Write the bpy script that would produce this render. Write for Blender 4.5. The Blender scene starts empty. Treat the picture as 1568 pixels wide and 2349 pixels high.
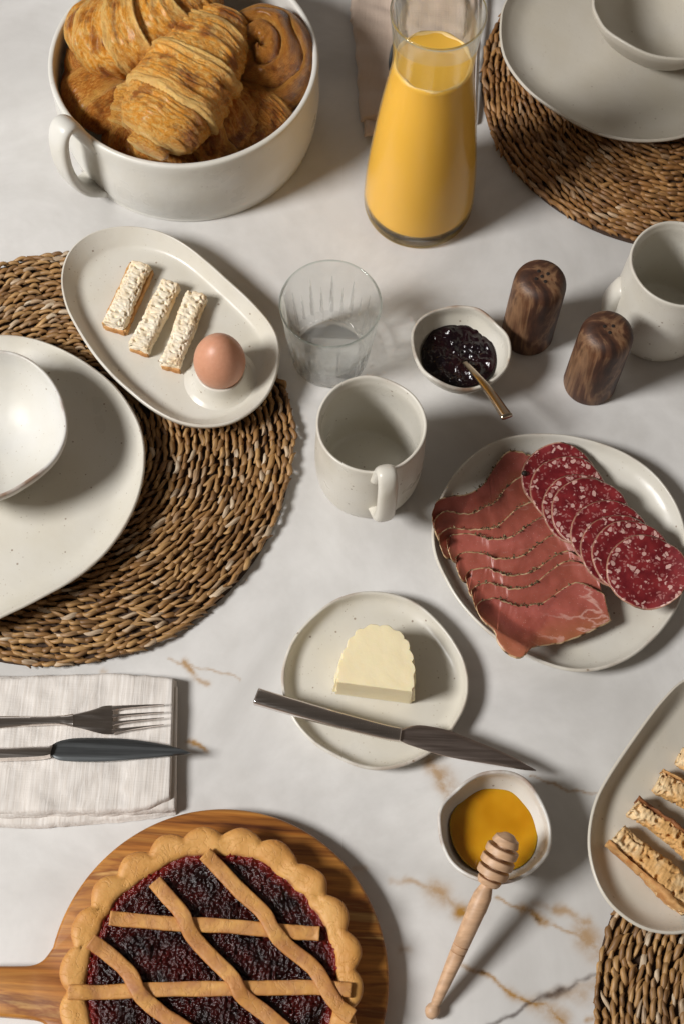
import bpy, math, random
import numpy as np
from mathutils import Vector, Matrix, noise as mn
random.seed(7); RNG = np.random.RandomState(11)
S = bpy.context.scene
COL = S.collection
R = math.radians
# ------------------------------------------------------------------ camera
FPX, PITCH, DIST, ROLL = 3262.0, R(66.7), 1.2, math.atan2(55, 1406)
d = np.array([0, math.cos(PITCH), -math.sin(PITCH)])
r0 = np.array([1.0, 0, 0]); u0 = np.array([0, math.sin(PITCH), math.cos(PITCH)])
cr = math.cos(ROLL) * r0 + math.sin(ROLL) * u0
cu = -math.sin(ROLL) * r0 + math.cos(ROLL) * u0
CAM = -DIST * d
def P(x, y, z=0.0):
    """point of the plane at height z that was measured at (x, y) in the 1568-wide print"""
    v = d + cr * (x - 784) / FPX + cu * (1174.5 - y) / FPX
    return CAM + v * (z - CAM[2]) / v[2]
def proj(q):
    q = np.asarray(q) - CAM; k = q @ d
    return 784 + FPX * (q @ cr) / k, 1174.5 - FPX * (q @ cu) / k, k
cam = bpy.data.cameras.new('camera'); camo = bpy.data.objects.new('camera', cam); COL.objects.link(camo)
cam.sensor_fit = 'VERTICAL'; cam.sensor_height = 36.0; cam.lens = 36.0 * FPX / 2349.0
m = Matrix(((cr[0], cu[0], -d[0], CAM[0]), (cr[1], cu[1], -d[1], CAM[1]), (cr[2], cu[2], -d[2], CAM[2]), (0, 0, 0, 1)))
camo.matrix_world = m
cam.clip_start = 0.05; cam.clip_end = 50
cam.dof.use_dof = True; cam.dof.focus_distance = 1.13; cam.dof.aperture_fstop = 13.0
S.camera = camo
# ------------------------------------------------------------------ light
W = bpy.data.worlds.new('World'); S.world = W; W.use_nodes = True
bg = W.node_tree.nodes['Background']; bg.inputs[0].default_value = (1.0, 0.84, 0.70, 1); bg.inputs[1].default_value = 0.145
_tc = W.node_tree.nodes.new('ShaderNodeTexCoord'); _sx = W.node_tree.nodes.new('ShaderNodeSeparateXYZ'); _mr = W.node_tree.nodes.new('ShaderNodeMapRange')
W.node_tree.links.new(_tc.outputs['Generated'], _sx.inputs[0]); W.node_tree.links.new(_sx.outputs['Z'], _mr.inputs['Value'])
_mr.inputs['From Min'].default_value = 0.0; _mr.inputs['From Max'].default_value = 1.0; _mr.inputs['To Min'].default_value = 0.26; _mr.inputs['To Max'].default_value = 0.055
W.node_tree.links.new(_mr.outputs[0], bg.inputs[1])   # a dim room: lighter walls, darker ceiling
def area(name, loc, target, size, power, color, shape='DISK', size_y=None):
    l = bpy.data.lights.new(name, 'AREA'); l.energy = power; l.color = color; l.shape = shape; l.size = size
    if size_y: l.size_y = size_y
    o = bpy.data.objects.new(name, l); COL.objects.link(o); o.location = loc
    o.rotation_euler = (Vector(target) - Vector(loc)).to_track_quat('-Z', 'Y').to_euler()
    return o
KEY = area('key_lamp', (-1.95, -0.66, 1.95), (0, 0, 0), 0.78, 97, (1.0, 0.985, 0.965))
area('added_fill', (-0.9, 2.3, 1.7), (0, 0.1, 0), 1.1, 2.5, (1.0, 0.98, 0.96), 'RECTANGLE', 1.3)  # unseen soft source, added for fill and for reflections in the metal
S.view_settings.view_transform = 'Standard'; S.view_settings.look = 'None'
S.view_settings.exposure = 0.0; S.view_settings.gamma = 1.0
S.cycles.max_bounces = 12; S.cycles.transparent_max_bounces = 16; S.cycles.transmission_bounces = 12

KEY.data.cycles.is_caustics_light = True
# ------------------------------------------------------------------ helpers
def catmull(pts, n, closed=False):
    p = np.asarray(pts, float); k = len(p)
    segs = k if closed else k - 1
    ts = np.linspace(0, segs, n, endpoint=not closed)
    out = []
    for t in ts:
        i = min(int(t), segs - 1); f = t - i
        g = (lambda j: p[j % k]) if closed else (lambda j: p[min(max(j, 0), k - 1)])
        a, b, c, e = g(i - 1), g(i), g(i + 1), g(i + 2)
        out.append(0.5 * ((2 * b) + (c - a) * f + (2 * a - 5 * b + 4 * c - e) * f * f + (3 * b - a - 3 * c + e) * f ** 3))
    return np.array(out)
def mesh(name, verts, faces, mat, parent=None, smooth=True, attrs=None, loc=None):
    me = bpy.data.meshes.new(name)
    v = np.asarray(verts, float)
    if loc is None: loc = np.zeros(3)
    v = v - np.asarray(loc)
    me.from_pydata(v.tolist(), [], [list(map(int, f)) for f in faces])
    me.validate(); me.update()
    if smooth: me.polygons.foreach_set('use_smooth', [True] * len(me.polygons))
    if attrs:
        for k, a in attrs.items():
            at = me.attributes.new(k, 'FLOAT', 'POINT'); at.data.foreach_set('value', np.asarray(a, np.float32))
    if mat: me.materials.append(mat)
    o = bpy.data.objects.new(name, me); COL.objects.link(o)
    o.location = [float(x) for x in loc]
    if parent:
        o.parent = parent; o.matrix_parent_inverse = Matrix.Translation(parent.location).inverted()
    return o
def tag(o, label, cat, group=None):
    o['label'] = label; o['category'] = cat
    if group: o['group'] = group
    return o
def thing(name, label, cat, loc, group=None):
    o = bpy.data.objects.new(name, None); COL.objects.link(o); o.location = [float(x) for x in loc]
    o.empty_display_size = 0.01
    return tag(o, label, cat, group)
def rings(rs, closed=True, cap0=False, cap1=False):
    """rs: array (m, n, 3) -> verts, faces"""
    rs = np.asarray(rs); mm, n, _ = rs.shape
    f = []
    for i in range(mm - 1):
        for j in range(n if closed else n - 1):
            k = (j + 1) % n
            f.append((i * n + j, i * n + k, (i + 1) * n + k, (i + 1) * n + j))
    if cap0: f.append(tuple(range(n))[::-1])
    if cap1: f.append(tuple((mm - 1) * n + j for j in range(n)))
    return rs.reshape(-1, 3), f
def nz(x, y, z=0.0): return mn.noise(Vector((float(x), float(y), float(z))))
def fbm(x, y, z=0.0, o=3):
    s = 0; a = 1
    for i in range(o):
        s += a * nz(x, y, z); x *= 2.03; y *= 2.03; z *= 2.03; a *= 0.5
    return s
def radial(pts, n=112):
    """closed outline (k,2) -> centre, radii at n even angles"""
    c = catmull(pts, 400, True)[:, :2]
    a = c; b = np.roll(c, -1, 0)
    cross = a[:, 0] * b[:, 1] - b[:, 0] * a[:, 1]
    A = cross.sum() / 2
    cen = np.array([((a[:, 0] + b[:, 0]) * cross).sum() / (6 * A), ((a[:, 1] + b[:, 1]) * cross).sum() / (6 * A)])
    v = c - cen; th = np.arctan2(v[:, 1], v[:, 0]); rr = np.hypot(v[:, 0], v[:, 1])
    o = np.argsort(th); th = th[o]; rr = rr[o]
    tt = np.linspace(-math.pi, math.pi, n, endpoint=False)
    rad = np.interp(tt, np.r_[th - 2 * math.pi, th, th + 2 * math.pi], np.r_[rr, rr, rr])
    for _ in range(2): rad = (np.roll(rad, 1) + 2 * rad + np.roll(rad, -1)) / 4
    return cen, rad
def outline(pts, z, ox, oy, sx, sy=None):
    sy = sy or sx
    return np.array([P(ox + sx * a, oy + sy * b, z)[:2] for a, b in pts])
def circle_pts(cx, cy, r, n=24): return np.array([(cx + r * math.cos(2 * math.pi * i / n), cy + r * math.sin(2 * math.pi * i / n)) for i in range(n)])
def dish(name, cen, rad, prof, mat, z0=0.0, parent=None, rim=None, wob=0.0, seed=0, sub=4, tilt=(0, 0)):
    """prof: (scale, z, offset, rimflag) from the inner centre over the lip to the bottom centre"""
    p = np.array([(q + (0, 0))[:4] for q in prof], float)
    c = catmull(p, (len(p) - 1) * sub + 1)
    n = len(rad); th = np.linspace(-math.pi, math.pi, n, endpoint=False)
    rs = []; ra = []
    for s, z, off, rf in c:
        rr = np.maximum(rad * max(s, 0.0) + off, 0.0003)
        zz = np.full(n, z0 + z)
        if wob: zz = zz + wob * (max(s, 0) ** 3) * np.array([nz(1.6 * math.cos(t), 1.6 * math.sin(t), seed) for t in th])
        x = cen[0] + rr * np.cos(th); y = cen[1] + rr * np.sin(th)
        zz = zz + tilt[0] * (x - cen[0]) + tilt[1] * (y - cen[1])
        rs.append(np.stack([x, y, zz], 1)); ra += [max(rf, 0)] * n
    v, f = rings(rs, cap0=True, cap1=True)
    return mesh(name, v, [q[::-1] for q in f], mat, parent, True, {'rim': ra}, loc=(cen[0], cen[1], z0))
def tube(path, radf, n=12, up=(0, 0, 1), flat=1.0, power=2.0, twist=0.0, closed_caps=True):
    """swept section; radf -> list of half widths (side) ; flat = thickness/width ; power = superellipse"""
    path = np.asarray(path, float); k = len(path); rs = []
    up = np.asarray(up, float)
    for i in range(k):
        t = path[min(i + 1, k - 1)] - path[max(i - 1, 0)]; t /= np.linalg.norm(t) + 1e-12
        s = np.cross(t, up); s /= np.linalg.norm(s) + 1e-12
        w = np.cross(s, t)
        rw = radf[i]; fl = flat[i] if hasattr(flat, '__len__') else flat
        ring = []
        for j in range(n):
            a = 2 * math.pi * j / n + twist
            ca, sa = math.cos(a), math.sin(a)
            e = 2.0 / power
            ring.append(path[i] + s * rw * math.copysign(abs(ca) ** e, ca) + w * rw * fl * math.copysign(abs(sa) ** e, sa))
        rs.append(ring)
    return rings(rs, cap0=closed_caps, cap1=closed_caps)
def lathe_axis(p0, p1, prof, n=32):
    """prof: (distance along the axis, radius)"""
    p0 = np.asarray(p0, float); ax = np.asarray(p1, float) - p0; ax /= np.linalg.norm(ax)
    s = np.cross(ax, (0, 0, 1.0)) if abs(ax[2]) < 0.99 else np.array([1.0, 0, 0])
    s /= np.linalg.norm(s); w = np.cross(s, ax)
    rs = [[p0 + ax * t + (s * math.cos(2 * math.pi * j / n) + w * math.sin(2 * math.pi * j / n)) * max(r, 1e-5) for j in range(n)] for t, r in prof]
    v, f = rings(rs, cap0=True, cap1=True)
    return v, f
def patch(U, Wc, n, mm, z0, th, edge, zfun=None, bot=True):
    """slab between two boundary curves with a rounded border; returns verts, faces, edge attribute, across, along"""
    U = catmull(U, n); Wc = catmull(Wc, n)
    V = []; E = []; A = []; B = []
    for layer in (0, 1):
        for i in range(n):
            L = np.linalg.norm(Wc[i] - U[i]) + 1e-9
            for j in range(mm):
                s = j / (mm - 1)
                q = U[i] * (1 - s) + Wc[i] * s
                lu = np.linalg.norm(np.diff(U, axis=0), axis=1).sum()
                t = i / (n - 1)
                e = min(s * L, (1 - s) * L, t * lu, (1 - t) * lu)
                k = min(e / edge, 1.0)
                h = math.sqrt(max(0, 1 - (1 - k) ** 2))
                zf = zfun(q[0], q[1], s, t) if zfun else 0.0
                z = z0 + zf + (th * h if layer == 0 else 0.0) - (0 if layer == 0 else 0.0)
                if layer == 1: z = z0 + zf - 0.00002
                V.append((q[0], q[1], z)); E.append(e); A.append(s); B.append(t)
    F = []
    for layer in (0, 1):
        o = layer * n * mm
        for i in range(n - 1):
            for j in range(mm - 1):
                a, b, c, e = o + i * mm + j, o + i * mm + j + 1, o + (i + 1) * mm + j + 1, o + (i + 1) * mm + j
                F.append((a, b, c, e) if layer == 0 else (a, e, c, b))
    loop = [(i, 0) for i in range(n)] + [(n - 1, j) for j in range(1, mm)] + [(i, mm - 1) for i in range(n - 2, -1, -1)] + [(0, j) for j in range(mm - 2, 0, -1)]
    o = n * mm
    for k in range(len(loop)):
        a = loop[k][0] * mm + loop[k][1]; b = loop[(k + 1) % len(loop)]; b = b[0] * mm + b[1]
        F.append((a, b, b + o, a + o))
    return V, F, E, A, B

# ------------------------------------------------------------------ materials
class NT:
    def __init__(s, name):
        s.m = bpy.data.materials.new(name); s.m.use_nodes = True; s.t = s.m.node_tree
        s.b = s.t.nodes['Principled BSDF']; s.out = s.t.nodes['Material Output']
    def n(s, typ, props=None, **inp):
        q = s.t.nodes.new(typ)
        for k, v in (props or {}).items(): setattr(q, k, v)
        for k, v in inp.items():
            k = int(k[1:]) if k[0] == '_' and k[1:].isdigit() else k.replace('_', ' ')
            s.set(q.inputs[k], v)
        return q
    def set(s, sock, v):
        if isinstance(v, bpy.types.NodeSocket): s.t.links.new(v, sock)
        elif isinstance(v, tuple) and len(v) == 3 and sock.type == 'RGBA': sock.default_value = v + (1,)
        else: sock.default_value = v
    def B(s, **k):
        for a, v in k.items(): s.set(s.b.inputs[a.replace('_', ' ')], v)
        return s
    def obj(s): return s.n('ShaderNodeTexCoord').outputs['Object']
    def map(s, scale=(1, 1, 1), rot=(0, 0, 0), vec=None):
        return s.n('ShaderNodeMapping', Vector=vec or s.obj(), Scale=scale, Rotation=rot).outputs[0]
    def noise(s, scale, detail=3.0, vec=None, rough=0.5, dist=0.0):
        return s.n('ShaderNodeTexNoise', Vector=vec or s.obj(), Scale=scale, Detail=detail, Roughness=rough, Distortion=dist).outputs['Fac']
    def vor(s, scale, vec=None, feature='F1', rnd=1.0):
        return s.n('ShaderNodeTexVoronoi', {'feature': feature}, Vector=vec or s.obj(), Scale=scale, Randomness=rnd)
    def ramp(s, fac, stops, interp='LINEAR'):
        q = s.t.nodes.new('ShaderNodeValToRGB'); s.set(q.inputs[0], fac); e = q.color_ramp.elements
        q.color_ramp.interpolation = interp
        while len(e) < len(stops): e.new(0.5)
        for i, (p, c) in enumerate(stops):
            e[i].position = p; e[i].color = (c if isinstance(c, tuple) else (c, c, c)) + (1,)
        return q.outputs[0]
    def mix(s, f, a, b, mode='MIX'):
        q = s.t.nodes.new('ShaderNodeMix'); q.data_type = 'RGBA'; q.blend_type = mode
        s.set(q.inputs[0], f); s.set(q.inputs[6], a if not isinstance(a, tuple) else a + (1,)); s.set(q.inputs[7], b if not isinstance(b, tuple) else b + (1,))
        return q.outputs[2]
    def math(s, op, a, b=0.0, c=None):
        q = s.t.nodes.new('ShaderNodeMath'); q.operation = op; s.set(q.inputs[0], a); s.set(q.inputs[1], b)
        if c is not None: s.set(q.inputs[2], c)
        return q.outputs[0]
    def attr(s, name): return s.n('ShaderNodeAttribute', {'attribute_name': name}).outputs['Fac']
    def bump(s, h, dist, strength=1.0, prev=None):
        q = s.n('ShaderNodeBump', Height=h, Distance=dist, Strength=strength)
        if prev is not None: s.set(q.inputs['Normal'], prev)
        s.set(s.b.inputs['Normal'], q.outputs[0]); return q.outputs[0]

def ceramic(name, base, rough=0.28, speck=1.0, shade=None, scale=1.0):
    k = NT(name)
    v = k.vor(420 * scale); cell = k.n('ShaderNodeSeparateColor', Color=v.outputs['Color']).outputs[0]
    pick = k.math('GREATER_THAN', cell, 0.86)
    size = k.math('MULTIPLY', k.noise(60), 0.42)
    dot = k.math('MULTIPLY', k.math('LESS_THAN', v.outputs['Distance'], size), pick)
    v2 = k.vor(170 * scale); cell2 = k.n('ShaderNodeSeparateColor', Color=v2.outputs['Color']).outputs[1]
    dot2 = k.math('MULTIPLY', k.math('LESS_THAN', v2.outputs['Distance'], 0.16), k.math('GREATER_THAN', cell2, 0.90))
    cloud = k.noise(22, 4)
    col = k.mix(k.ramp(cloud, [(0.3, 0.0), (0.7, 1.0)]), base, tuple(c * f for c, f in zip(base, (0.95, 0.93, 0.88))))
    col = k.mix(k.math('MULTIPLY', dot, 0.45 * speck), col, (0.30, 0.22, 0.13))
    col = k.mix(k.math('MULTIPLY', dot2, 0.8 * speck), col, (0.16, 0.09, 0.045))
    rimn = k.math('MULTIPLY', k.math('MULTIPLY', k.attr('rim'), 0.8), k.ramp(k.noise(38, 5), [(0.46, 0.04), (0.66, 1.0)]))
    col = k.mix(rimn, col, (0.20, 0.085, 0.03))
    k.B(Base_Color=col, Roughness=k.ramp(k.noise(30, 3), [(0.3, rough * 0.85), (0.7, rough * 1.25)]), IOR=1.5)
    k.b.inputs['Specular IOR Level'].default_value = 0.38
    k.bump(k.noise(55, 2), 0.0012, 0.35)
    return k.m
CER = ceramic('ceramic_cream', (0.64, 0.615, 0.555), 0.30, 0.8)
CERW = ceramic('ceramic_white', (0.63, 0.62, 0.59), 0.36, 0.8)
CERG = ceramic('ceramic_greige', (0.55, 0.515, 0.45), 0.32, 0.5)
CERP = ceramic('ceramic_pot', (0.68, 0.67, 0.63), 0.30, 0.25)

def marble():
    k = NT('marble')
    cl = k.noise(5, 6, rough=0.6, dist=0.6); cl2 = k.noise(28, 5, rough=0.6)
    col = k.mix(k.ramp(cl, [(0.32, 0.0), (0.62, 1.0)]), (0.51, 0.495, 0.475), (0.73, 0.715, 0.695))
    col = k.mix(k.math('MULTIPLY', k.ramp(cl2, [(0.45, 0.0), (0.75, 1.0)]), 0.30), col, (0.48, 0.46, 0.43))
    br = k.ramp(k.noise(70, 5, rough=0.65), [(0.34, 0.35), (0.56, 1.0)])
    col = k.mix(k.n('ShaderNodeClamp', Value=k.math('MULTIPLY', k.math('MULTIPLY', k.attr('gold'), br), 1.08)).outputs[0], col, (0.36, 0.185, 0.035))
    col = k.mix(k.math('MULTIPLY', k.attr('dark'), k.ramp(k.noise(120, 4), [(0.35, 0.65), (0.6, 1.0)])), col, (0.04, 0.018, 0.01))
    k.B(Base_Color=col, Roughness=k.ramp(k.noise(14, 4), [(0.3, 0.36), (0.7, 0.48)]), IOR=1.45)
    k.bump(k.noise(260, 3), 0.0002, 0.25)
    return k.m
def straw(name, tint=(1, 1, 1)):
    k = NT(name)
    rnd = k.math('FRACT', k.math('ADD', k.n('ShaderNodeObjectInfo').outputs['Random'], k.attr('rnd')))
    T = lambda c: tuple(a * b for a, b in zip(c, tint))
    col = k.ramp(rnd, [(0.0, T((0.17, 0.085, 0.030))), (0.25, T((0.31, 0.155, 0.048))), (0.6, T((0.47, 0.275, 0.105))), (0.85, T((0.33, 0.18, 0.068))), (1.0, T((0.66, 0.54, 0.39)))])
    u = k.n('ShaderNodeCombineXYZ', X=k.math('MULTIPLY', k.attr('sv'), 1.0), Y=k.math('MULTIPLY', k.attr('su'), 0.12), Z=k.math('MULTIPLY', rnd, 13.0)).outputs[0]
    st = k.noise(7, 3, vec=u)
    col = k.mix(k.ramp(st, [(0.36, 0.75), (0.58, 0.0)]), col, T((0.15, 0.075, 0.028)))
    k.B(Base_Color=col, Roughness=0.55)
    k.bump(st, 0.0009, 0.7)
    return k.m
def plain(name, base, rough=0.5, bump=None, **kw):
    k = NT(name); k.B(Base_Color=base, Roughness=rough, **kw)
    if bump: k.bump(k.noise(bump[0], 4), bump[1], 0.6)
    return k.m
def wood(name, cols, scale, rot=(0, 0, 0), stretch=(0.12, 1, 1), rough=0.42, knots=0.0, fine=260):
    k = NT(name); v = k.map(stretch, rot)
    a = k.noise(scale, 6, vec=v, rough=0.62, dist=1.2)
    w = k.noise(fine, 3, vec=k.map((stretch[0] * 0.35, stretch[1], stretch[2]), rot))
    col = k.ramp(a, cols)
    col = k.mix(k.ramp(w, [(0.40, 0.30), (0.62, 0.0)]), col, tuple(c * 0.45 for c in cols[0][1]))
    if knots:
        vo = k.vor(16, vec=k.map((0.45, 1, 1), rot)); kn = k.ramp(vo.outputs['Distance'], [(0.06, 1.0), (0.12, 0.0)])
        col = k.mix(k.math('MULTIPLY', kn, knots), col, (0.06, 0.02, 0.01))
    k.B(Base_Color=col, Roughness=rough)
    k.bump(w, 0.0003, 0.4)
    return k.m
def pastry(name, gold=(0.90, 0.37, 0.034), dark=(0.32, 0.068, 0.005), pale=(1.0, 0.68, 0.24)):
    k = NT(name)
    ph = k.attr('lip'); tt = k.attr('tt')
    v = k.n('ShaderNodeCombineXYZ', X=k.math('MULTIPLY', tt, 1.0), Y=k.math('MULTIPLY', k.attr('phi'), 0.035), Z=0.0).outputs[0]
    lay = k.noise(75, 6, vec=v, rough=0.75)
    blot = k.noise(48, 5, rough=0.6)
    col = k.mix(k.ramp(lay, [(0.46, 0.0), (0.58, 1.0)]), gold, tuple(0.3 * a + 0.7 * b for a, b in zip(gold, pale)))
    col = k.mix(k.ramp(ph, [(0.0, 0.85), (0.10, 0.5), (0.25, 0.0)]), col, pale)
    core = k.math('MULTIPLY', k.ramp(blot, [(0.50, 0.0), (0.62, 1.0)]), k.ramp(ph, [(0.15, 0.15), (0.45, 1.0), (0.8, 0.9), (1.0, 0.5)]))
    col = k.mix(k.math('MULTIPLY', core, 0.85), col, dark)
    col = k.mix(k.ramp(lay, [(0.30, 0.60), (0.43, 0.0)]), col, dark)
    k.B(Base_Color=col, Roughness=k.ramp(blot, [(0.3, 0.5), (0.65, 0.28)]), Subsurface_Weight=0.08, Subsurface_Radius=(0.01, 0.004, 0.001), Coat_Weight=0.14, Coat_Roughness=0.25)
    b = k.bump(lay, 0.0065, 1.0); k.bump(k.noise(260, 4), 0.0009, 0.7, b)
    return k.m
def dough():
    k = NT('shortcrust')
    e = k.attr('bake'); n = k.noise(35, 4)
    col = k.mix(k.ramp(n, [(0.3, 0.0), (0.7, 1.0)]), (0.68, 0.38, 0.115), (0.58, 0.28, 0.065))
    f = k.math('MULTIPLY', e, k.ramp(k.noise(55, 5), [(0.34, 0.30), (0.56, 1.0)]))
    col = k.mix(f, col, (0.38, 0.135, 0.026))
    st = k.attr('stain')
    col = k.mix(k.math('MULTIPLY', st, k.ramp(k.noise(90, 4), [(0.38, 0.0), (0.62, 1.0)])), col, (0.24, 0.07, 0.05))
    k.B(Base_Color=col, Roughness=0.58, Subsurface_Weight=0.1, Subsurface_Radius=(0.006, 0.003, 0.001))
    b = k.bump(k.noise(320, 4), 0.0006, 0.55); b = k.bump(k.noise(60, 3), 0.0016, 0.5, b); k.bump(k.ramp(k.noise(75, 5, dist=0.8), [(0.48, 1.0), (0.50, 0.0), (0.52, 1.0)]), 0.0005, 0.5, b)
    return k.m
def linen(name, a, b, sc=1.0, st=0.25):
    k = NT(name)
    w1 = k.noise(520, 3, vec=k.map((1, 0.03, 1), (0, 0, R(3)))); w2 = k.noise(620, 2, vec=k.map((0.05, 1, 1)))
    slub = k.noise(330 * sc, 3, vec=k.map((1, 0.02, 1), (0, 0, R(3))))
    col = k.mix(k.ramp(w1, [(0.35, 0.0), (0.65, 1.0)]), a, b)
    col = k.mix(k.ramp(slub, [(0.52, 0.0), (0.66, st)]), col, tuple(min(1, c * 1.15) for c in a))
    k.B(Base_Color=col, Roughness=0.85, Sheen_Weight=0.15)
    h = k.math('ADD', k.math('ADD', w1, w2), k.math('MULTIPLY', slub, 1.6))
    k.bump(h, 0.0006, 0.5)
    return k.m
def metal(name, c, rough, brushed=0.0, rot=0.0):
    k = NT(name); k.B(Base_Color=c, Metallic=1.0)
    v = k.map((0.02, 1, 1), (0, 0, rot)); n = k.noise(500, 3, vec=v)
    k.B(Roughness=k.ramp(n, [(0.3, rough), (0.7, rough + 0.12)]))
    sm = k.ramp(k.noise(70, 4), [(0.45, 0.0), (0.7, 1.0)])
    k.B(Base_Color=k.mix(k.math('MULTIPLY', sm, 0.25), c, tuple(x * 0.7 for x in c)))
    if brushed: k.bump(n, 0.0001, brushed)
    return k.m
def glassy(name, frac, tint=(0.97, 0.985, 0.975), rough=0.0, edge=0.75):
    k = NT(name)
    lw = k.n('ShaderNodeLayerWeight', Blend=0.5).outputs['Facing']
    fac = k.math('ADD', k.math('MULTIPLY', k.math('POWER', lw, 2.5), edge), frac)
    g = k.n('ShaderNodeBsdfGlass', Color=tint, Roughness=rough, IOR=1.5); t = k.n('ShaderNodeBsdfTransparent', Color=(0.985, 0.99, 0.985))
    mx = k.n('ShaderNodeMixShader', _0=k.n('ShaderNodeClamp', Value=fac).outputs[0], _1=t.outputs[0], _2=g.outputs[0])
    k.t.links.new(mx.outputs[0], k.out.inputs[0]); return k.m
def salami():
    k = NT('salami_meat')
    v = k.n('ShaderNodeMapping', Vector=k.obj(), Scale=(1, 1, 0.2)).outputs[0]
    wv = k.n('ShaderNodeTexNoise', Vector=v, Scale=160.0, Detail=2.0).outputs['Color']
    v2 = k.n('ShaderNodeVectorMath', {'operation': 'MULTIPLY_ADD'}, _0=wv, _1=(0.0075, 0.0075, 0.0), _2=v).outputs[0]
    a = k.vor(185, vec=v2); c = k.n('ShaderNodeSeparateColor', Color=a.outputs['Color']).outputs[0]
    f1 = k.math('MULTIPLY', k.math('LESS_THAN', a.outputs['Distance'], k.math('ADD', k.math('MULTIPLY', c, 0.34), 0.10)), k.math('GREATER_THAN', c, 0.22))
    b = k.vor(430, vec=v2); c2 = k.n('ShaderNodeSeparateColor', Color=b.outputs['Color']).outputs[1]
    f2 = k.math('MULTIPLY', k.math('LESS_THAN', b.outputs['Distance'], 0.42), k.math('GREATER_THAN', c2, 0.50))
    red = k.mix(k.ramp(k.noise(90, 4), [(0.35, 0.0), (0.65, 1.0)]), (0.115, 0.007, 0.011), (0.22, 0.020, 0.023))
    col = k.mix(k.math('MULTIPLY', f2, 0.5), red, (0.46, 0.21, 0.19))
    col = k.mix(f1, col, (0.56, 0.34, 0.30))
    col = k.mix(k.ramp(k.attr('edge'), [(0.0, 0.9), (0.25, 0.55), (0.5, 0.0)]), col, (0.50, 0.30, 0.20))
    k.B(Base_Color=col, Roughness=0.36, Subsurface_Weight=0.1, Subsurface_Radius=(0.005, 0.002, 0.001))
    k.bump(k.math('ADD', k.math('MULTIPLY', f1, 0.3), k.noise(240, 3)), 0.0006, 0.6)
    return k.m
def ham():
    k = NT('cured_ham')
    e = k.attr('edge')
    n = k.noise(34, 6, rough=0.65); st = k.noise(40, 5, vec=k.map((0.35, 1, 1), (0, 0, R(-30))), dist=0.8)
    col = k.mix(k.ramp(n, [(0.3, 0.0), (0.7, 1.0)]), (0.46, 0.125, 0.098), (0.26, 0.058, 0.036))
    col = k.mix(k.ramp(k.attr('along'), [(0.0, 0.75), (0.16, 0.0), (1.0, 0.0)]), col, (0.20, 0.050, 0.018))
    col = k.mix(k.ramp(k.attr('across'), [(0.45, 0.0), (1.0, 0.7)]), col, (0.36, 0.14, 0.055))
    fat = k.math('MULTIPLY', k.ramp(st, [(0.485, 0.0), (0.505, 1.0), (0.525, 0.0)]), k.ramp(k.attr('along'), [(0.6, 0.0), (0.85, 0.8)]))
    col = k.mix(fat, col, (0.62, 0.36, 0.30))
    fl = k.vor(420); col = k.mix(k.math('MULTIPLY', k.math('LESS_THAN', fl.outputs['Distance'], 0.12), 0.5), col, (0.66, 0.42, 0.35))
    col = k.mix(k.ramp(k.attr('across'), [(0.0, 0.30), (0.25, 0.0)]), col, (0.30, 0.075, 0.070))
    rnd = k.n('ShaderNodeObjectInfo').outputs['Random']; col = k.mix(k.math('MULTIPLY', rnd, 0.6), col, (0.30, 0.075, 0.045))
    rim = k.ramp(e, [(0.0, 1.0), (0.30, 0.95), (0.50, 0.0)])
    rc = k.ramp(k.noise(130, 4), [(0.38, (0.07, 0.035, 0.012)), (0.5, (0.50, 0.34, 0.18)), (0.7, (0.66, 0.50, 0.32))])
    col = k.mix(rim, col, rc)
    k.B(Base_Color=col, Roughness=0.40, Subsurface_Weight=0.12, Subsurface_Radius=(0.006, 0.002, 0.001))
    k.bump(k.noise(150, 4), 0.0006, 0.5)
    return k.m
def crumb(name, a, b, crust=None):
    k = NT(name)
    v = k.vor(230); n = k.noise(120, 4)
    col = k.mix(k.ramp(n, [(0.35, 0.0), (0.65, 1.0)]), a, b)
    if crust: col = k.mix(k.ramp(k.noise(38, 5), [(0.44, 0.0), (0.60, 1.0)]), col, crust)
    k.B(Base_Color=col, Roughness=0.75, Subsurface_Weight=0.12, Subsurface_Radius=(0.006, 0.004, 0.002))
    bb = k.bump(k.noise(650, 4), 0.0006, 0.6); k.bump(n, 0.0008, 0.5, bb)
    return k.m
def jammy(name, a, b, rough, sc=190, bd=0.0022):
    k = NT(name)
    n = k.noise(sc, 4, rough=0.6); col = k.mix(k.ramp(k.noise(45, 3), [(0.4, 0.0), (0.7, 1.0)]), a, b)
    if 'pie' in name: col = k.mix(k.ramp(k.attr('rimred'), [(0.0, 0.0), (1.0, 1.0)]), col, (0.20, 0.012, 0.008))
    k.B(Base_Color=col, Roughness=rough, IOR=1.45)
    k.bump(n, bd, 0.75)
    return k.m

M_MARBLE = marble(); M_STRAW = straw('straw'); M_STRAW2 = straw('straw_dark', (0.90, 0.80, 0.70))
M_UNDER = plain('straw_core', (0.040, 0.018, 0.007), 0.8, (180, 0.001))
M_WAL = wood('walnut', [(0.36, (0.030, 0.011, 0.006)), (0.46, (0.085, 0.033, 0.016)), (0.53, (0.25, 0.135, 0.068)), (0.59, (0.13, 0.052, 0.022)), (0.68, (0.040, 0.014, 0.008))], 27, (R(10), 0, 0), (1, 1, 0.22), 0.55)
M_HOLE = plain('hole_shade', (0.015, 0.008, 0.005), 0.8)
M_BOARD = wood('acacia_board', [(0.34, (0.09, 0.024, 0.006)), (0.42, (0.34, 0.120, 0.020)), (0.51, (0.50, 0.215, 0.042)), (0.57, (0.26, 0.085, 0.016)), (0.66, (0.70, 0.42, 0.14))], 26, (0, 0, R(2)), (0.11, 1, 1), 0.40, 0.8)
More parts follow.
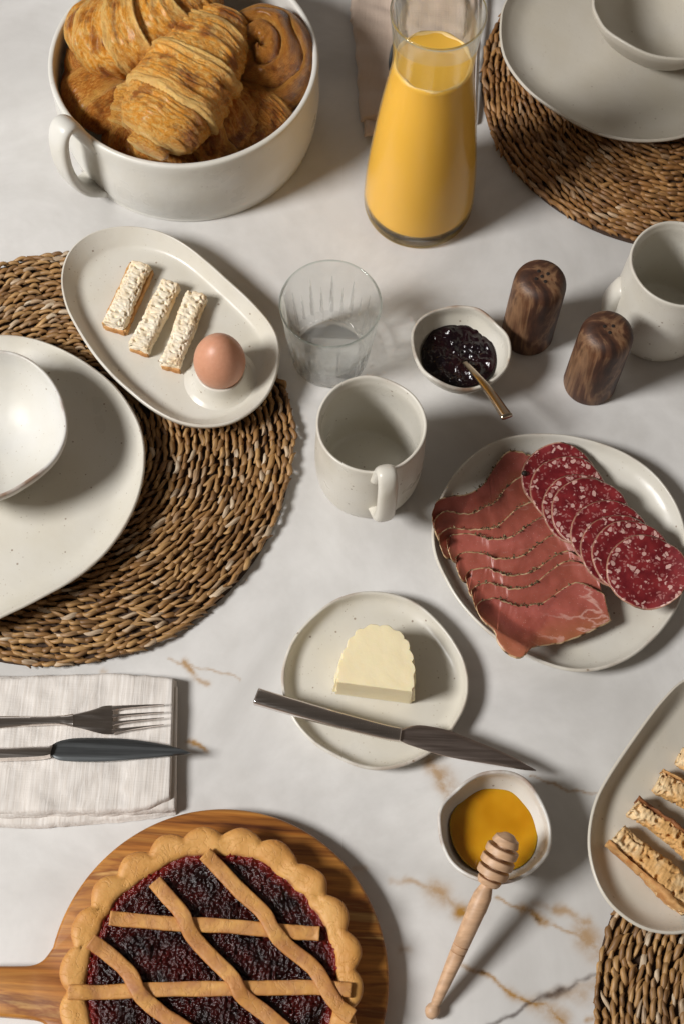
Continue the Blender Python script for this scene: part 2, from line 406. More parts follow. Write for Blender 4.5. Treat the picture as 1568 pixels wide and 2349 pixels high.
M_DIP = wood('beech', [(0.3, (0.50, 0.30, 0.17)), (0.5, (0.62, 0.40, 0.245)), (0.7, (0.56, 0.34, 0.20))], 60, (0, 0, R(-62)), (0.12, 1, 1), 0.5)
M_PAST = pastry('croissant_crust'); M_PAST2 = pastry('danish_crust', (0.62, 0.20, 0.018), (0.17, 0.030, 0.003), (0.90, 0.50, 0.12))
M_DOUGH = dough()
M_LIN = linen('linen_white', (0.68, 0.64, 0.60), (0.60, 0.55, 0.50)); M_LIN2 = linen('linen_brown', (0.60, 0.475, 0.385), (0.585, 0.462, 0.373), 1.0, 0.05)
M_STEEL = metal('polished_steel', (0.80, 0.74, 0.70), 0.10); M_BLADE = metal('brushed_blade', (0.46, 0.38, 0.34), 0.27, 0.08, R(12)); M_BLADE2 = metal('dark_reflect_blade', (0.16, 0.17, 0.175), 0.28, 0.15)  # M_BLADE2: dark surroundings mirrored by the steel are put into its colour
M_BRASS = metal('warm_steel', (0.52, 0.43, 0.33), 0.14)
M_GLASS = glassy('clear_glass', 0.05, (0.98, 0.99, 0.985), edge=0.55); M_GLASS2 = glassy('carafe_glass', 0.08); M_GLASS1 = glassy('juice_reflect_glass', 0.45, (1.0, 0.80, 0.40), edge=0.4); M_FLUTE = glassy('flute_glass', 0.38, (1.0, 1.0, 1.0), edge=0.3); M_BASE = glassy('base_glass', 0.18, (0.99, 0.99, 0.985), edge=0.5); M_RIM = glassy('rim_glass', 0.75, (0.80, 0.86, 0.83))
M_SALAMI = salami(); M_HAM = ham()
M_EGG = NT('egg_shell'); M_EGG.B(Base_Color=M_EGG.mix(M_EGG.ramp(M_EGG.noise(300, 3), [(0.3, 0.0), (0.7, 1.0)]), (0.56, 0.265, 0.16), (0.60, 0.295, 0.185)), Roughness=0.45, Subsurface_Weight=0.15, Subsurface_Radius=(0.01, 0.004, 0.002)); M_EGG.bump(M_EGG.noise(700, 2), 0.0002, 0.4); M_EGG = M_EGG.m
M_BREAD = crumb('bread_crumb', (0.88, 0.80, 0.65), (0.80, 0.68, 0.49), (0.78, 0.58, 0.34))
M_CRUST = crumb('bread_crust', (0.62, 0.36, 0.14), (0.42, 0.18, 0.05))
M_TOAST = crumb('toast_crumb', (0.78, 0.60, 0.36), (0.72, 0.52, 0.29), (0.60, 0.34, 0.12)); M_TCRUST = crumb('toast_crust', (0.14, 0.045, 0.015), (0.30, 0.11, 0.03))
M_JUICE = NT('orange_juice'); M_JUICE.B(Base_Color=(0.85, 0.475, 0.062), Roughness=0.3, Subsurface_Weight=0.08, Subsurface_Radius=(0.02, 0.01, 0.002), Subsurface_Scale=0.6); M_JUICE = M_JUICE.m
M_FOAM = plain('juice_foam', (0.90, 0.62, 0.24), 0.5, (500, 0.0006))
M_HONEY = NT('honey'); M_HONEY.B(Base_Color=M_HONEY.mix(M_HONEY.ramp(M_HONEY.noise(30, 2), [(0.35, 0.0), (0.7, 1.0)]), (0.50, 0.215, 0.005), (0.66, 0.330, 0.015)), Roughness=0.06, Subsurface_Weight=0.4, Subsurface_Radius=(0.02, 0.008, 0.001), Subsurface_Scale=0.5, Coat_Weight=0.3); M_HONEY.bump(M_HONEY.noise(60, 2), 0.0006, 0.3); M_HONEY = M_HONEY.m
M_JAM = jammy('blackberry_jam', (0.006, 0.003, 0.005), (0.018, 0.004, 0.005), 0.13, 90)
M_PIEJAM = jammy('pie_jam', (0.007, 0.0006, 0.0008), (0.055, 0.004, 0.003), 0.10, 260, 0.0030)
M_BUTTER = NT('butter'); M_BUTTER.B(Base_Color=M_BUTTER.mix(M_BUTTER.noise(40, 3), (0.88, 0.78, 0.52), (0.84, 0.71, 0.45)), Roughness=0.42, Subsurface_Weight=0.3, Subsurface_Radius=(0.01, 0.007, 0.003), Subsurface_Scale=0.5); M_BUTTER.bump(M_BUTTER.noise(70, 4), 0.0012, 0.5); M_BUTTER = M_BUTTER.m
M_PEP = plain('peppercorn_skin', (0.02, 0.014, 0.010), 0.45, (700, 0.0006))
M_HERB = NT('herb_crumbs'); M_HERB.B(Base_Color=M_HERB.ramp(M_HERB.noise(900, 2), [(0.42, (0.03, 0.020, 0.008)), (0.55, (0.14, 0.09, 0.035)), (0.68, (0.42, 0.30, 0.16))]), Roughness=0.8); M_HERB = M_HERB.m

# ------------------------------------------------------------------ table
def build_table():
    fx = np.unique(np.r_[np.linspace(-0.85, -0.38, 14), np.arange(-0.38, 0.34, 0.00125), np.linspace(0.34, 0.85, 20)])
    fy = np.unique(np.r_[np.linspace(-0.75, -0.46, 8), np.arange(-0.46, 0.12, 0.00125), np.linspace(0.12, 1.05, 60)])
    X, Y = np.meshgrid(fx, fy, indexing='ij'); sh = X.shape; X = X.ravel(); Y = Y.ravel()
    # wandering of the vein lines
    wx = 0.0015 * np.sin(X * 131 + Y * 97) + 0.0008 * np.sin(Y * 347 - X * 211 + 2 * np.sin(X * 60)) + 0.0003 * np.sin(X * 911 + Y * 1207); wy = 0.0015 * np.sin(Y * 149 - X * 83 + 1) + 0.0008 * np.sin(X * 389 + Y * 229 + 2 * np.sin(Y * 71)) + 0.0003 * np.sin(Y * 1013 - X * 877)
    QX, QY = X + wx, Y + wy
    Z = lambda ox, oy, s, pts: [(ox + s * a, oy + s * b) for a, b in pts]
    a11 = lambda pts: Z(910.2, 1732.2, 0.2625, pts); a12 = lambda pts: Z(1291.8, 1526.7, 0.3498, pts); a9 = lambda pts: Z(0, 1526.7, 0.337, pts)
    gold = [(a11([(60, 1070), (240, 1150), (330, 1200), (450, 1240), (560, 1360), (610, 1400)]), 0.0022, 0.55),
            (a11([(320, 1190), (380, 1220)]), 0.0075, 0.7), (a11([(460, 1270), (520, 1290)]), 0.004, 0.4), (a11([(545, 1365), (590, 1370)]), 0.0065, 1.0),
            (a11([(840, 1240), (960, 1310), (1090, 1360), (1160, 1360), (1250, 1420), (1400, 1510), (1566, 1600), (1750, 1700)]), 0.0013, 0.7),
            (a11([(1100, 1365), (1180, 1355), (1250, 1415), (1310, 1450)]), 0.0030, 0.9),
            (a11([(570, 1820), (650, 1870), (760, 1940), (950, 2040), (1150, 2160), (1300, 2200), (1420, 2300), (1520, 2380)]), 0.0018, 0.95),
            (a11([(1180, 2180), (1300, 2210), (1420, 2290)]), 0.0060, 0.6), (a11([(950, 2050), (1100, 2130)]), 0.0035, 0.5), (a11([(1330, 2110), (1500, 2090), (1650, 2110)]), 0.0050, 0.45),
            (a11([(290, 40), (330, 120), (380, 200), (440, 290)]), 0.0065, 0.7), (a11([(360, 120), (470, 250)]), 0.006, 0.35),
            (a11([(1140, 190), (1300, 240), (1450, 280), (1566, 300), (1700, 330), (1790, 345)]), 0.0009, 0.7),
            (a12([(-60, 1585), (0, 1600), (60, 1640), (110, 1690), (170, 1690)]), 0.0038, 0.65), (a12([(130, 1770), (180, 1810), (215, 1850)]), 0.0085, 0.7),
            (a12([(-200, 1560), (-60, 1600)]), 0.002, 0.4), (a12([(0, 2160), (60, 2140), (200, 2100), (300, 2060)]), 0.0045, 0.35),
            (a9([(1270, -20), (1350, 80), (1410, 130)]), 0.0022, 0.8), (a9([(1150, -30), (1340, 0), (1500, 50), (1640, 100)]), 0.0010, 0.55), (a9([(1280, 515), (1330, 550), (1390, 580)]), 0.0016, 0.9),
            (a9([(690, 20), (720, 40)]), 0.002, 0.5), (a12([(150, 2310), (250, 2310)]), 0.0022, 0.7), (a12([(370, 2270), (430, 2270)]), 0.002, 0.6),
            (Z(528.5, 1849.7, 0.2434, [(1160, 590), (1270, 605)]), 0.0022, 0.45), (Z(528.5, 1849.7, 0.2434, [(1520, 700), (1620, 690)]), 0.0025, 0.35),
            (a11([(20, 1700), (90, 1700)]), 0.003, 0.35), (a12([(-420, 1180), (-250, 1210)]), 0.006, 0.35)]
    dark = [(a11([(800, 2370), (1000, 2270), (1080, 2230), (1150, 2170), (1240, 2130), (1350, 2100), (1440, 2060), (1566, 2020)]), 0.0016, 0.8),
            (a12([(0, 2152), (100, 2080), (200, 2040), (330, 2022), (500, 1990)]), 0.0014, 0.65), (a11([(1270, 2125), (1350, 2098), (1430, 2065)]), 0.0036, 0.9),
            (a11([(1225, 1405), (1255, 1425)]), 0.0012, 0.8), (a11([(690, 1890), (740, 1920)]), 0.0008, 0.7), (a12([(-40, 1010), (20, 1050)]), 0.0, 0.0)]
    def field(lst):
        out = np.zeros_like(X)
        for pts, w, k in lst:
            if w <= 0: continue
            q = np.array([P(a, b)[:2] for a, b in pts])
            for i in range(len(q) - 1):
                a, b = q[i], q[i + 1]; ab = b - a
                lo = np.minimum(a, b) - 5 * w; hi = np.maximum(a, b) + 5 * w
                m = np.where((QX > lo[0]) & (QX < hi[0]) & (QY > lo[1]) & (QY < hi[1]))[0]
                if not len(m): continue
                t = np.clip(((QX[m] - a[0]) * ab[0] + (QY[m] - a[1]) * ab[1]) / (ab @ ab), 0, 1)
                dd = np.hypot(QX[m] - a[0] - t * ab[0], QY[m] - a[1] - t * ab[1])
                v = k * np.exp(-(dd / w) ** 2 * 0.9)
                out[m] = np.maximum(out[m], v)
        return out
    g = field(gold); dk = field(dark)
    nx, ny = sh
    I = (np.arange(nx - 1)[:, None] * ny + np.arange(ny - 1)[None, :]).ravel()
    F = np.stack([I, I + ny, I + ny + 1, I + 1], 1)
    me = bpy.data.meshes.new('table_top')
    nv = len(X)
    V = np.zeros((nv + 4, 3)); V[:nv, 0] = X; V[:nv, 1] = Y
    cor = [0, (nx - 1) * ny, nx * ny - 1, ny - 1]
    for i, c in enumerate(cor): V[nv + i] = V[c] + (0, 0, -0.025)
    # skirt follows the outer edge so that the slab has real thickness
    e0 = [i * ny for i in range(nx)]; e1 = [(nx - 1) * ny + j for j in range(ny)]; e2 = [i * ny + ny - 1 for i in range(nx - 1, -1, -1)]; e3 = [j for j in range(ny - 1, -1, -1)]
    ex = [tuple([nv + a, nv + b] + e[::-1]) for e, a, b in ((e0, 0, 1), (e1, 1, 2), (e2, 2, 3), (e3, 3, 0))] + [(nv, nv + 3, nv + 2, nv + 1)]
    me.vertices.add(nv + 4); me.vertices.foreach_set('co', V.ravel())
    loops = np.r_[F.ravel(), np.array([i for q in ex for i in q])]
    tot = np.r_[np.full(len(F), 4), np.array([len(q) for q in ex])]
    me.loops.add(len(loops)); me.loops.foreach_set('vertex_index', loops.astype(np.int32))
    me.polygons.add(len(tot)); me.polygons.foreach_set('loop_start', np.r_[0, np.cumsum(tot)[:-1]].astype(np.int32))
    me.update(calc_edges=True); me.validate()
    for nme, arr in (('gold', g), ('dark', dk)):
        at = me.attributes.new(nme, 'FLOAT', 'POINT'); at.data.foreach_set('value', np.r_[arr, np.zeros(4)].astype(np.float32))
    me.materials.append(M_MARBLE)
    o = bpy.data.objects.new('table_top', me); COL.objects.link(o); o['kind'] = 'structure'
    o['label'] = 'pale grey marble table top with gold and brown veins'
build_table()

# ------------------------------------------------------------------ placemats
def strand_verts(L, w, t, seed, nl=8, nr=6):
    rr = np.random.RandomState(seed); V = []; U = []; Q = []
    bend = rr.uniform(-0.0010, 0.0010); s0 = rr.uniform(0.5, 0.8)
    for i in range(nl + 1):
        u = i / nl; x = (u - 0.5) * L
        k = max(math.sin(math.pi * min(max(u, 0.03), 0.97)), 0.0) ** s0
        cy = 0.0016 * math.sin((u - 0.5) * math.pi * 1.6) + bend * math.cos((u - 0.5) * math.pi)
        cz = (0.55 - u) * 0.0034 + 0.0022 * math.sin(math.pi * u)
        for j in range(nr):
            a = 2 * math.pi * j / nr + 0.9 * (u - 0.5)
            V.append((x, cy + 0.5 * w * k * math.cos(a), cz + 0.5 * t * k * math.sin(a))); U.append(u); Q.append(j / nr)
    F = [(i * nr + j, (i + 1) * nr + j, (i + 1) * nr + (j + 1) % nr, i * nr + (j + 1) % nr) for i in range(nl) for j in range(nr)]
    F += [tuple(range(nr)), tuple(nl * nr + j for j in range(nr))[::-1]]
    return np.array(V), F, U, Q
def placemat(label, pts, mat, r_in, cover, seed, centre=None, rad=None):
    if centre is None:
        q = np.array([P(a, b, 0.006)[:2] for a, b in pts])
        A = np.c_[2 * q, np.ones(len(q))]; bb = (q ** 2).sum(1); s = np.linalg.lstsq(A, bb, rcond=None)[0]
        centre = s[:2]; rad = math.sqrt(s[2] + s[0] ** 2 + s[1] ** 2)
    print('mat', centre, rad)
    rr = np.random.RandomState(seed)
    t = thing('placemat', label, 'placemat', (centre[0], centre[1], 0), 'round woven straw placemats')
    n = 96; prof = [(0.0, 0.0045), (0.5, 0.0045), (0.965, 0.0045), (0.985, 0.003), (0.975, 0.0008), (0.5, 0.0005), (0, 0.0005)]
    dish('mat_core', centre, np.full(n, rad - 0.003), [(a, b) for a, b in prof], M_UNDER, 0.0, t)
    variants = [strand_verts(0.0168 * f, 0.0047, 0.0048, 100 + i) for i, f in enumerate((1.0, 0.88, 1.12, 1.25, 0.78, 1.0))]
    items = []
    pitch = 0.0058; row = 0; rcur = rad - 0.002
    while rcur > r_in:
        cnt = int(2 * math.pi * rcur / 0.0084); off = rr.rand()
        for k in range(cnt):
            a = 2 * math.pi * (k + off + rr.uniform(-0.18, 0.18)) / cnt
            rj = rcur + rr.uniform(-0.0008, 0.0008) + 0.0016 * math.sin(a * 5 + row * 0.2 + seed) + 0.0010 * math.sin(a * 11 + row * 0.5)
            x, y = centre[0] + rj * math.cos(a), centre[1] + rj * math.sin(a)
            items.append((x, y, 0.0056 + rr.uniform(-0.0010, 0.0014), a + math.pi / 2 - R(19) + rr.normal(0, 0.13) + (rr.uniform(-0.7, 0.7) if rr.rand() < 0.04 else 0), rr.randint(6), rr.uniform(-0.25, 0.25), rr.choice([0.75, 0.9, 1.0, 1.1, 1.3])))
        rcur -= pitch; row += 1
    # the pieces that show largest in the picture: in frame, not under the crockery, nearest first
    sc = []
    for i, it in enumerate(items):
        px, py, k = proj((it[0], it[1], it[2]))
        if -10 < px < 1578 and -10 < py < 2359 and not any(f(it[0], it[1]) for f in cover): sc.append((k, i))
    near = set(i for k, i in sorted(sc)[:299])
    meshes = []
    for i, (V, F, U, Q) in enumerate(variants):
        me = bpy.data.meshes.new('straw'); me.from_pydata(V.tolist(), [], F); me.polygons.foreach_set('use_smooth', [True] * len(me.polygons))
        for nme, arr in (('su', U), ('sv', Q)):
            at = me.attributes.new(nme, 'FLOAT', 'POINT'); at.data.foreach_set('value', np.asarray(arr, np.float32))
        me.materials.append(mat); meshes.append(me)
    BV = []; BF = []; BU = []; BQ = []; BR = []; nb = 0
    for i, (x, y, z, yaw, vi, roll, w) in enumerate(items):
        if i in near:
            o = bpy.data.objects.new('straw', meshes[vi]); COL.objects.link(o); o.parent = t
            o.location = (x - centre[0], y - centre[1], z); o.rotation_euler = (roll, 0, yaw); o.scale = (1, w, 1)
        else:
            V, F, U, Q = variants[vi]
            c, s = math.cos(yaw), math.sin(yaw); q = V * np.array([1, w, 1])
            qq = np.stack([q[:, 0] * c - q[:, 1] * s + x, q[:, 0] * s + q[:, 1] * c + y, q[:, 2] + q[:, 1] * roll + z], 1)
            BV.append(qq); BF += [tuple(nb + j for j in f) for f in F]; BU += U; BQ += Q; BR += [rr.rand()] * len(V); nb += len(V)
    o = mesh('straw_weave', np.concatenate(BV), BF, mat, t, True, {'su': BU, 'sv': BQ, 'rnd': BR}, loc=(centre[0], centre[1], 0))
    o['kind'] = 'stuff'
    return centre, rad
z1 = lambda pts, z: outline(pts, z, 0, 734.0, 0.4494)
z2 = lambda pts, z: outline(pts, z, 763.4, 0, 0.513)
z3 = lambda pts, z: outline(pts, z, 117.4, 499.1, 0.3558)
z4 = lambda pts, z: outline(pts, z, 616.6, 557.8, 0.275)
z5 = lambda pts, z: outline(pts, z, 910.2, 499.1, 0.4194)
z6 = lambda pts, z: outline(pts, z, 968.9, 968.9, 0.382)
z8 = lambda pts, z: outline(pts, z, 557.8, 1321.2, 0.4494)
z9 = lambda pts, z: outline(pts, z, 0, 1526.7, 0.337)
z10 = lambda pts, z: outline(pts, z, 0, 1820.3, 0.5805)
z11 = lambda pts, z: outline(pts, z, 910.2, 1732.2, 0.2625)
z12 = lambda pts, z: outline(pts, z, 1291.8, 1526.7, 0.3498)
dd = lambda pts, z: outline(pts, z, 0, 0, 1.0)

plateL = radial(np.r_[z1([(0, 72), (120, 80), (250, 115), (380, 175), (500, 255), (600, 345), (680, 460), (725, 560), (743, 680), (735, 800), (700, 930), (635, 1065), (530, 1200), (395, 1315), (230, 1410), (60, 1495)], 0.034),
                      dd([(-100, 1452), (-250, 1400), (-360, 1280), (-405, 1110), (-380, 960), (-290, 835), (-150, 775)], 0.034)], 160)
eggP = radial(z3([(62, 420), (75, 300), (130, 190), (240, 100), (400, 52), (560, 52), (720, 90), (870, 165), (1000, 265), (1150, 400), (1300, 540), (1420, 680), (1470, 800), (1472, 930), (1440, 1060), (1370, 1180), (1260, 1275), (1130, 1335), (960, 1350), (800, 1315), (640, 1230), (500, 1120), (380, 1010), (260, 870), (150, 690), (90, 560)], 0.033), 160)
plateR = radial(dd([(1158, 0), (1146, 46), (1146, 92), (1158, 138), (1189, 185), (1225, 221), (1276, 256), (1328, 287), (1379, 308), (1446, 321), (1507, 321), (1568, 310), (1700, 260), (1800, 150), (1830, 20), (1790, -110), (1680, -210), (1530, -250), (1370, -220), (1240, -130)], 0.034), 160)
platter = radial(np.r_[z12([(789, 85), (700, 160), (600, 270), (500, 400), (380, 570), (290, 710), (215, 850), (175, 980), (157, 1120), (165, 1260), (210, 1420), (290, 1560), (400, 1660), (520, 1730), (650, 1760), (789, 1757)], 0.034),
                       dd([(1680, 2110), (1770, 2010), (1820, 1860), (1810, 1700), (1740, 1580), (1650, 1530)], 0.034)], 160)
def under(pr, k=0.96):
    c, rad = pr
    return lambda x, y: math.hypot(x - c[0], y - c[1]) < k * np.interp(math.atan2(y - c[1], x - c[0]), np.linspace(-math.pi, math.pi, len(rad), endpoint=False), rad)
placemat('woven straw placemat at left beneath the large plate and the egg plate', [(643, 873), (665, 932), (674, 995), (676, 1049), (665, 1116), (647, 1170), (611, 1237), (571, 1291), (517, 1350), (458, 1404), (395, 1453), (315, 1493), (225, 1520), (135, 1532), (45, 1527), (0, 607), (70, 594)], M_STRAW, 0.05, [under(plateL), under(eggP)], 1)
placemat('dark brown woven placemat beneath the plate and bowl at the upper right', [(1140, 46), (1107, 118), (1102, 169), (1110, 246), (1122, 287), (1148, 349), (1189, 405), (1256, 462), (1328, 503), (1379, 534), (1440, 553)], M_STRAW2, 0.05, [under(plateR)], 2)
_p = P(1384, 2150, 0.006)
placemat('woven straw placemat at the lower right corner, poking out below the toast platter', None, M_STRAW, 0.06, [under(platter)], 3, centre=np.array([_p[0] + 0.172, _p[1] - 0.055]), rad=0.181)

# ------------------------------------------------------------------ plates and bowls
def plate_prof(h, f, lip=0.93, curve=0.5):
    return [(0, f, 0, 0), (0.35, f, 0, 0), (0.70, f + 0.0005, 0, 0), (0.84, f + 0.10 * (h - f), 0, 0), (lip, f + curve * (h - f), 0, 0), (1.0, h - 0.0012, -0.0032, 0.2), (1.0, h, -0.0018, 1), (1.0, h - 0.0010, -0.0004, 0.9),
            (1.0, h - 0.003, -0.0006, 0.2), (0.96, f + 0.35 * (h - f), 0, 0), (0.84, max(0.003, f - 0.002), 0, 0), (0.62, 0.0015, 0, 0), (0.56, 0.0, 0, 0), (0.3, 0.0, 0, 0), (0, 0.0, 0, 0)]
tag(dish('dinner_plate', plateL[0], plateL[1], [(a, b, c, e * 0.4) for a, b, c, e in plate_prof(0.022, 0.008)], CER, 0.012, wob=0.001, seed=3), 'large speckled cream dinner plate on the left placemat under the white bowl', 'plate', 'large round dinner plates')
tag(dish('dinner_plate', plateR[0], plateR[1], [(a, b, c, 0) for a, b, c, e in plate_prof(0.022, 0.008)], CERG, 0.012, wob=0.002, seed=9), 'large beige dinner plate cut off by the top right corner, bowl on it', 'plate', 'large round dinner plates')
tag(dish('serving_platter', platter[0], platter[1], [(a, b, c, 0) for a, b, c, e in plate_prof(0.022, 0.007, 0.92, 0.45)], CERG, 0.012, wob=0.002, seed=5), 'oval beige platter at the right edge holding strips of toast', 'platter')
pB = radial(z8([(192, 530), (205, 430), (250, 320), (330, 220), (440, 130), (540, 88), (640, 73), (760, 85), (880, 130), (980, 210), (1070, 320), (1130, 430), (1152, 540), (1140, 650), (1090, 750), (1020, 850), (930, 920), (820, 970), (700, 993), (580, 975), (460, 920), (350, 850), (260, 750), (210, 640)], 0.017), 144)
tag(dish('side_plate', pB[0], pB[1], [(a, b, c, e * 0.5) for a, b, c, e in plate_prof(0.017, 0.005, 0.92, 0.4)], CER, 0.0, wob=0.0015, seed=12), 'small speckled cream side plate holding the butter', 'plate')
pC = radial(z6([(50, 680), (60, 580), (100, 450), (190, 300), (300, 190), (430, 110), (580, 70), (740, 62), (900, 75), (1080, 120), (1240, 190), (1380, 290), (1490, 420), (1560, 560), (1592, 720), (1590, 880), (1555, 1050), (1495, 1170), (1400, 1290), (1270, 1400), (1120, 1470), (960, 1497), (800, 1475), (640, 1415), (480, 1330), (330, 1210), (200, 1060), (110, 900), (65, 790)], 0.020), 160)
tag(dish('serving_plate', pC[0], pC[1], [(a, b, c, e * 0.35) for a, b, c, e in plate_prof(0.020, 0.006, 0.93, 0.45)], CER, 0.0, wob=0.0015, seed=8), 'round speckled cream plate holding the cured ham and salami slices', 'plate')

def bowl_prof(h, f, rb=0.42, th=0.0032):
    return [(0, f, 0, 0), (rb * 0.6, f, 0, 0), (rb + 0.12, f + 0.10 * h, 0, 0), (0.74, f + 0.32 * h, 0, 0), (0.9, 0.72 * h, 0, 0), (0.985, h - 0.003, -0.8 * th, 0.05), (1, h, -0.75 * th, 0.8), (1, h, -0.2 * th, 1), (1, h - 0.0022, 0, 0.7),
            (0.97, h * 0.82, 0, 0), (0.83, h * 0.5, 0, 0), (0.62, h * 0.18, 0, 0), (rb + 0.06, 0.0015, 0, 0), (rb, 0, 0, 0), (rb * 0.8, 0.0, 0, 0), (0, 0.0005, 0, 0)]
bL = radial(np.r_[z1([(0, 150), (90, 165), (170, 205), (250, 280), (310, 380), (340, 490), (340, 580), (300, 680), (230, 760), (120, 840), (0, 900)], 0.078), dd([(-90, 1158), (-170, 1110), (-215, 1020), (-215, 920), (-170, 845), (-90, 802)], 0.078)], 144)
tag(dish('cereal_bowl', bL[0], bL[1], bowl_prof(0.056, 0.005, 0.38), CERW, 0.0208, wob=0.001, seed=2), 'glossy white bowl with a thin brown rim on the left dinner plate', 'bowl', 'bowls on the dinner plates')
bR = radial(dd([(1358, 0), (1369, 36), (1389, 67), (1430, 97), (1482, 122), (1533, 133), (1590, 132), (1660, 100), (1700, 40), (1705, -40), (1670, -110), (1600, -160), (1520, -170), (1430, -140), (1375, -75)], 0.082), 144)
tag(dish('cereal_bowl', bR[0], bR[1], [(a, b, c, 0) for a, b, c, e in bowl_prof(0.060, 0.005, 0.38)], CERG, 0.0208, wob=0.002, seed=22), 'greige bowl on the plate at the top right corner', 'bowl', 'bowls on the dinner plates')
jb = radial(z5([(77, 680), (82, 610), (125, 545), (210, 495), (310, 475), (410, 482), (480, 515), (545, 570), (600, 630), (622, 710), (615, 790), (580, 850), (510, 905), (400, 937), (300, 930), (210, 895), (140, 840), (95, 760)], 0.042), 128)
tag(dish('dip_bowl', jb[0], jb[1], bowl_prof(0.042, 0.004, 0.40), CER, 0.0, wob=0.004, seed=4), 'small white bowl with softly squared rim holding the black jam', 'bowl', 'small dip bowls')
hb = radial(z11([(350, 580), (355, 490), (400, 400), (490, 310), (610, 210), (740, 145), (880, 130), (1010, 145), (1120, 200), (1210, 300), (1290, 430), (1340, 570), (1357, 700), (1340, 830), (1280, 930), (1170, 1030), (1040, 1100), (900, 1130), (760, 1118), (650, 1085), (540, 1020), (450, 920), (390, 790), (360, 680)], 0.044), 128)
tag(dish('dip_bowl', hb[0], hb[1], bowl_prof(0.044, 0.004, 0.42), CERW, 0.0, wob=0.005, seed=6), 'small pinched white bowl holding honey with a chipped brown rim', 'bowl', 'small dip bowls')
def liquid(name, out, z, mat, bumpf, label, cat, zb, n=96, m2=36):
    cen, rad = out; n = len(rad); th = np.linspace(-math.pi, math.pi, n, endpoint=False); rs = []
    for i in range(m2 + 1):
        s = i / m2
        x = cen[0] + rad * s * np.cos(th) + 1e-5 * np.cos(th); y = cen[1] + rad * s * np.sin(th) + 1e-5 * np.sin(th)
        rs.append([(a, b, z + (bumpf(a, b) if bumpf else 0) * min(1, (1 - s) * 6) + (0.0006 if s > 0.99 else 0)) for a, b in zip(x, y)])
    rs.append([(cen[0] + r * 0.9 * math.cos(t), cen[1] + r * 0.9 * math.sin(t), z - 0.004) for r, t in zip(rad, th)])
    rs.append([(cen[0] + r * 0.5 * math.cos(t), cen[1] + r * 0.5 * math.sin(t), zb) for r, t in zip(rad, th)])
    v, f = rings(rs, cap1=True)
    f.append(tuple(range(n))[::-1])
    return tag(mesh(name, v, f, mat, loc=(cen[0], cen[1], z)), label, cat)
jo = radial(z5([(134, 740), (156, 670), (216, 598), (330, 573), (434, 590), (495, 645), (530, 715), (540, 785), (514, 855), (452, 905), (340, 930), (238, 908), (166, 853)], 0.022), 128)
def jamb(x, y): return 0.0035 * fbm(x * 75, y * 75, 2, 3) + 0.0022 * abs(nz(x * 190, y * 190, 5))
liquid('jam', jo, 0.021, M_JAM, jamb, 'lumpy black berry jam in the small squared bowl', 'jam', 0.008)
ho = radial(z11([(455, 600), (480, 500), (560, 400), (680, 310), (840, 277), (960, 300), (1080, 370), (1170, 490), (1215, 620), (1225, 720), (1190, 860), (1100, 960), (950, 1020), (790, 1040), (720, 1020), (600, 950), (510, 830), (470, 720)], 0.022), 128)
liquid('honey', ho, 0.0215, M_HONEY, lambda x, y: 0.0005 * nz(x * 60, y * 60, 1), 'amber honey filling the pinched white bowl', 'honey', 0.008)

# ------------------------------------------------------------------ egg plate
egg_c = P(117.4 + 0.3558 * 1083, 499.1 + 0.3558 * 915, 0.052)
ep = tag(thing('egg_plate', 'x', 'plate', (eggP[0][0], eggP[0][1], 0.011)), 'oval speckled egg plate with built-in egg cup, half on the left placemat', 'plate')
dish('plate_body', eggP[0], eggP[1], [(a, b, c, e * 0.25) for a, b, c, e in plate_prof(0.022, 0.006, 0.90, 0.42)], CER, 0.011, ep, wob=0.002, seed=14)
cupr = np.full(72, 1.0)
dish('egg_cup', egg_c[:2], cupr, [(0.0, 0.004), (0.006, 0.004), (0.0125, 0.007), (0.0170, 0.013), (0.0186, 0.0170), (0.0200, 0.0180), (0.0213, 0.0172), (0.0222, 0.0140), (0.0240, 0.0080), (0.0272, 0.0030), (0.0315, 0.0004), (0.0325, -0.0008), (0.02, -0.001), (0, -0.001)], CER, 0.0172, ep)
a, b = 0.0218, 0.0285; prof = []
for i in range(40):
    t = math.pi * i / 39; zz = -b * math.cos(t)
    prof.append((zz + b, a * math.sin(t) * (1 + 0.10 * (zz / b)) ** -1))
v, f = lathe_axis((egg_c[0], egg_c[1], 0.0232), (egg_c[0] + 0.001, egg_c[1] - 0.001, 0.1), prof, 64)
tag(mesh('egg', v, f, M_EGG, loc=(egg_c[0], egg_c[1], 0.0232)), 'brown boiled egg standing in the egg cup', 'egg')

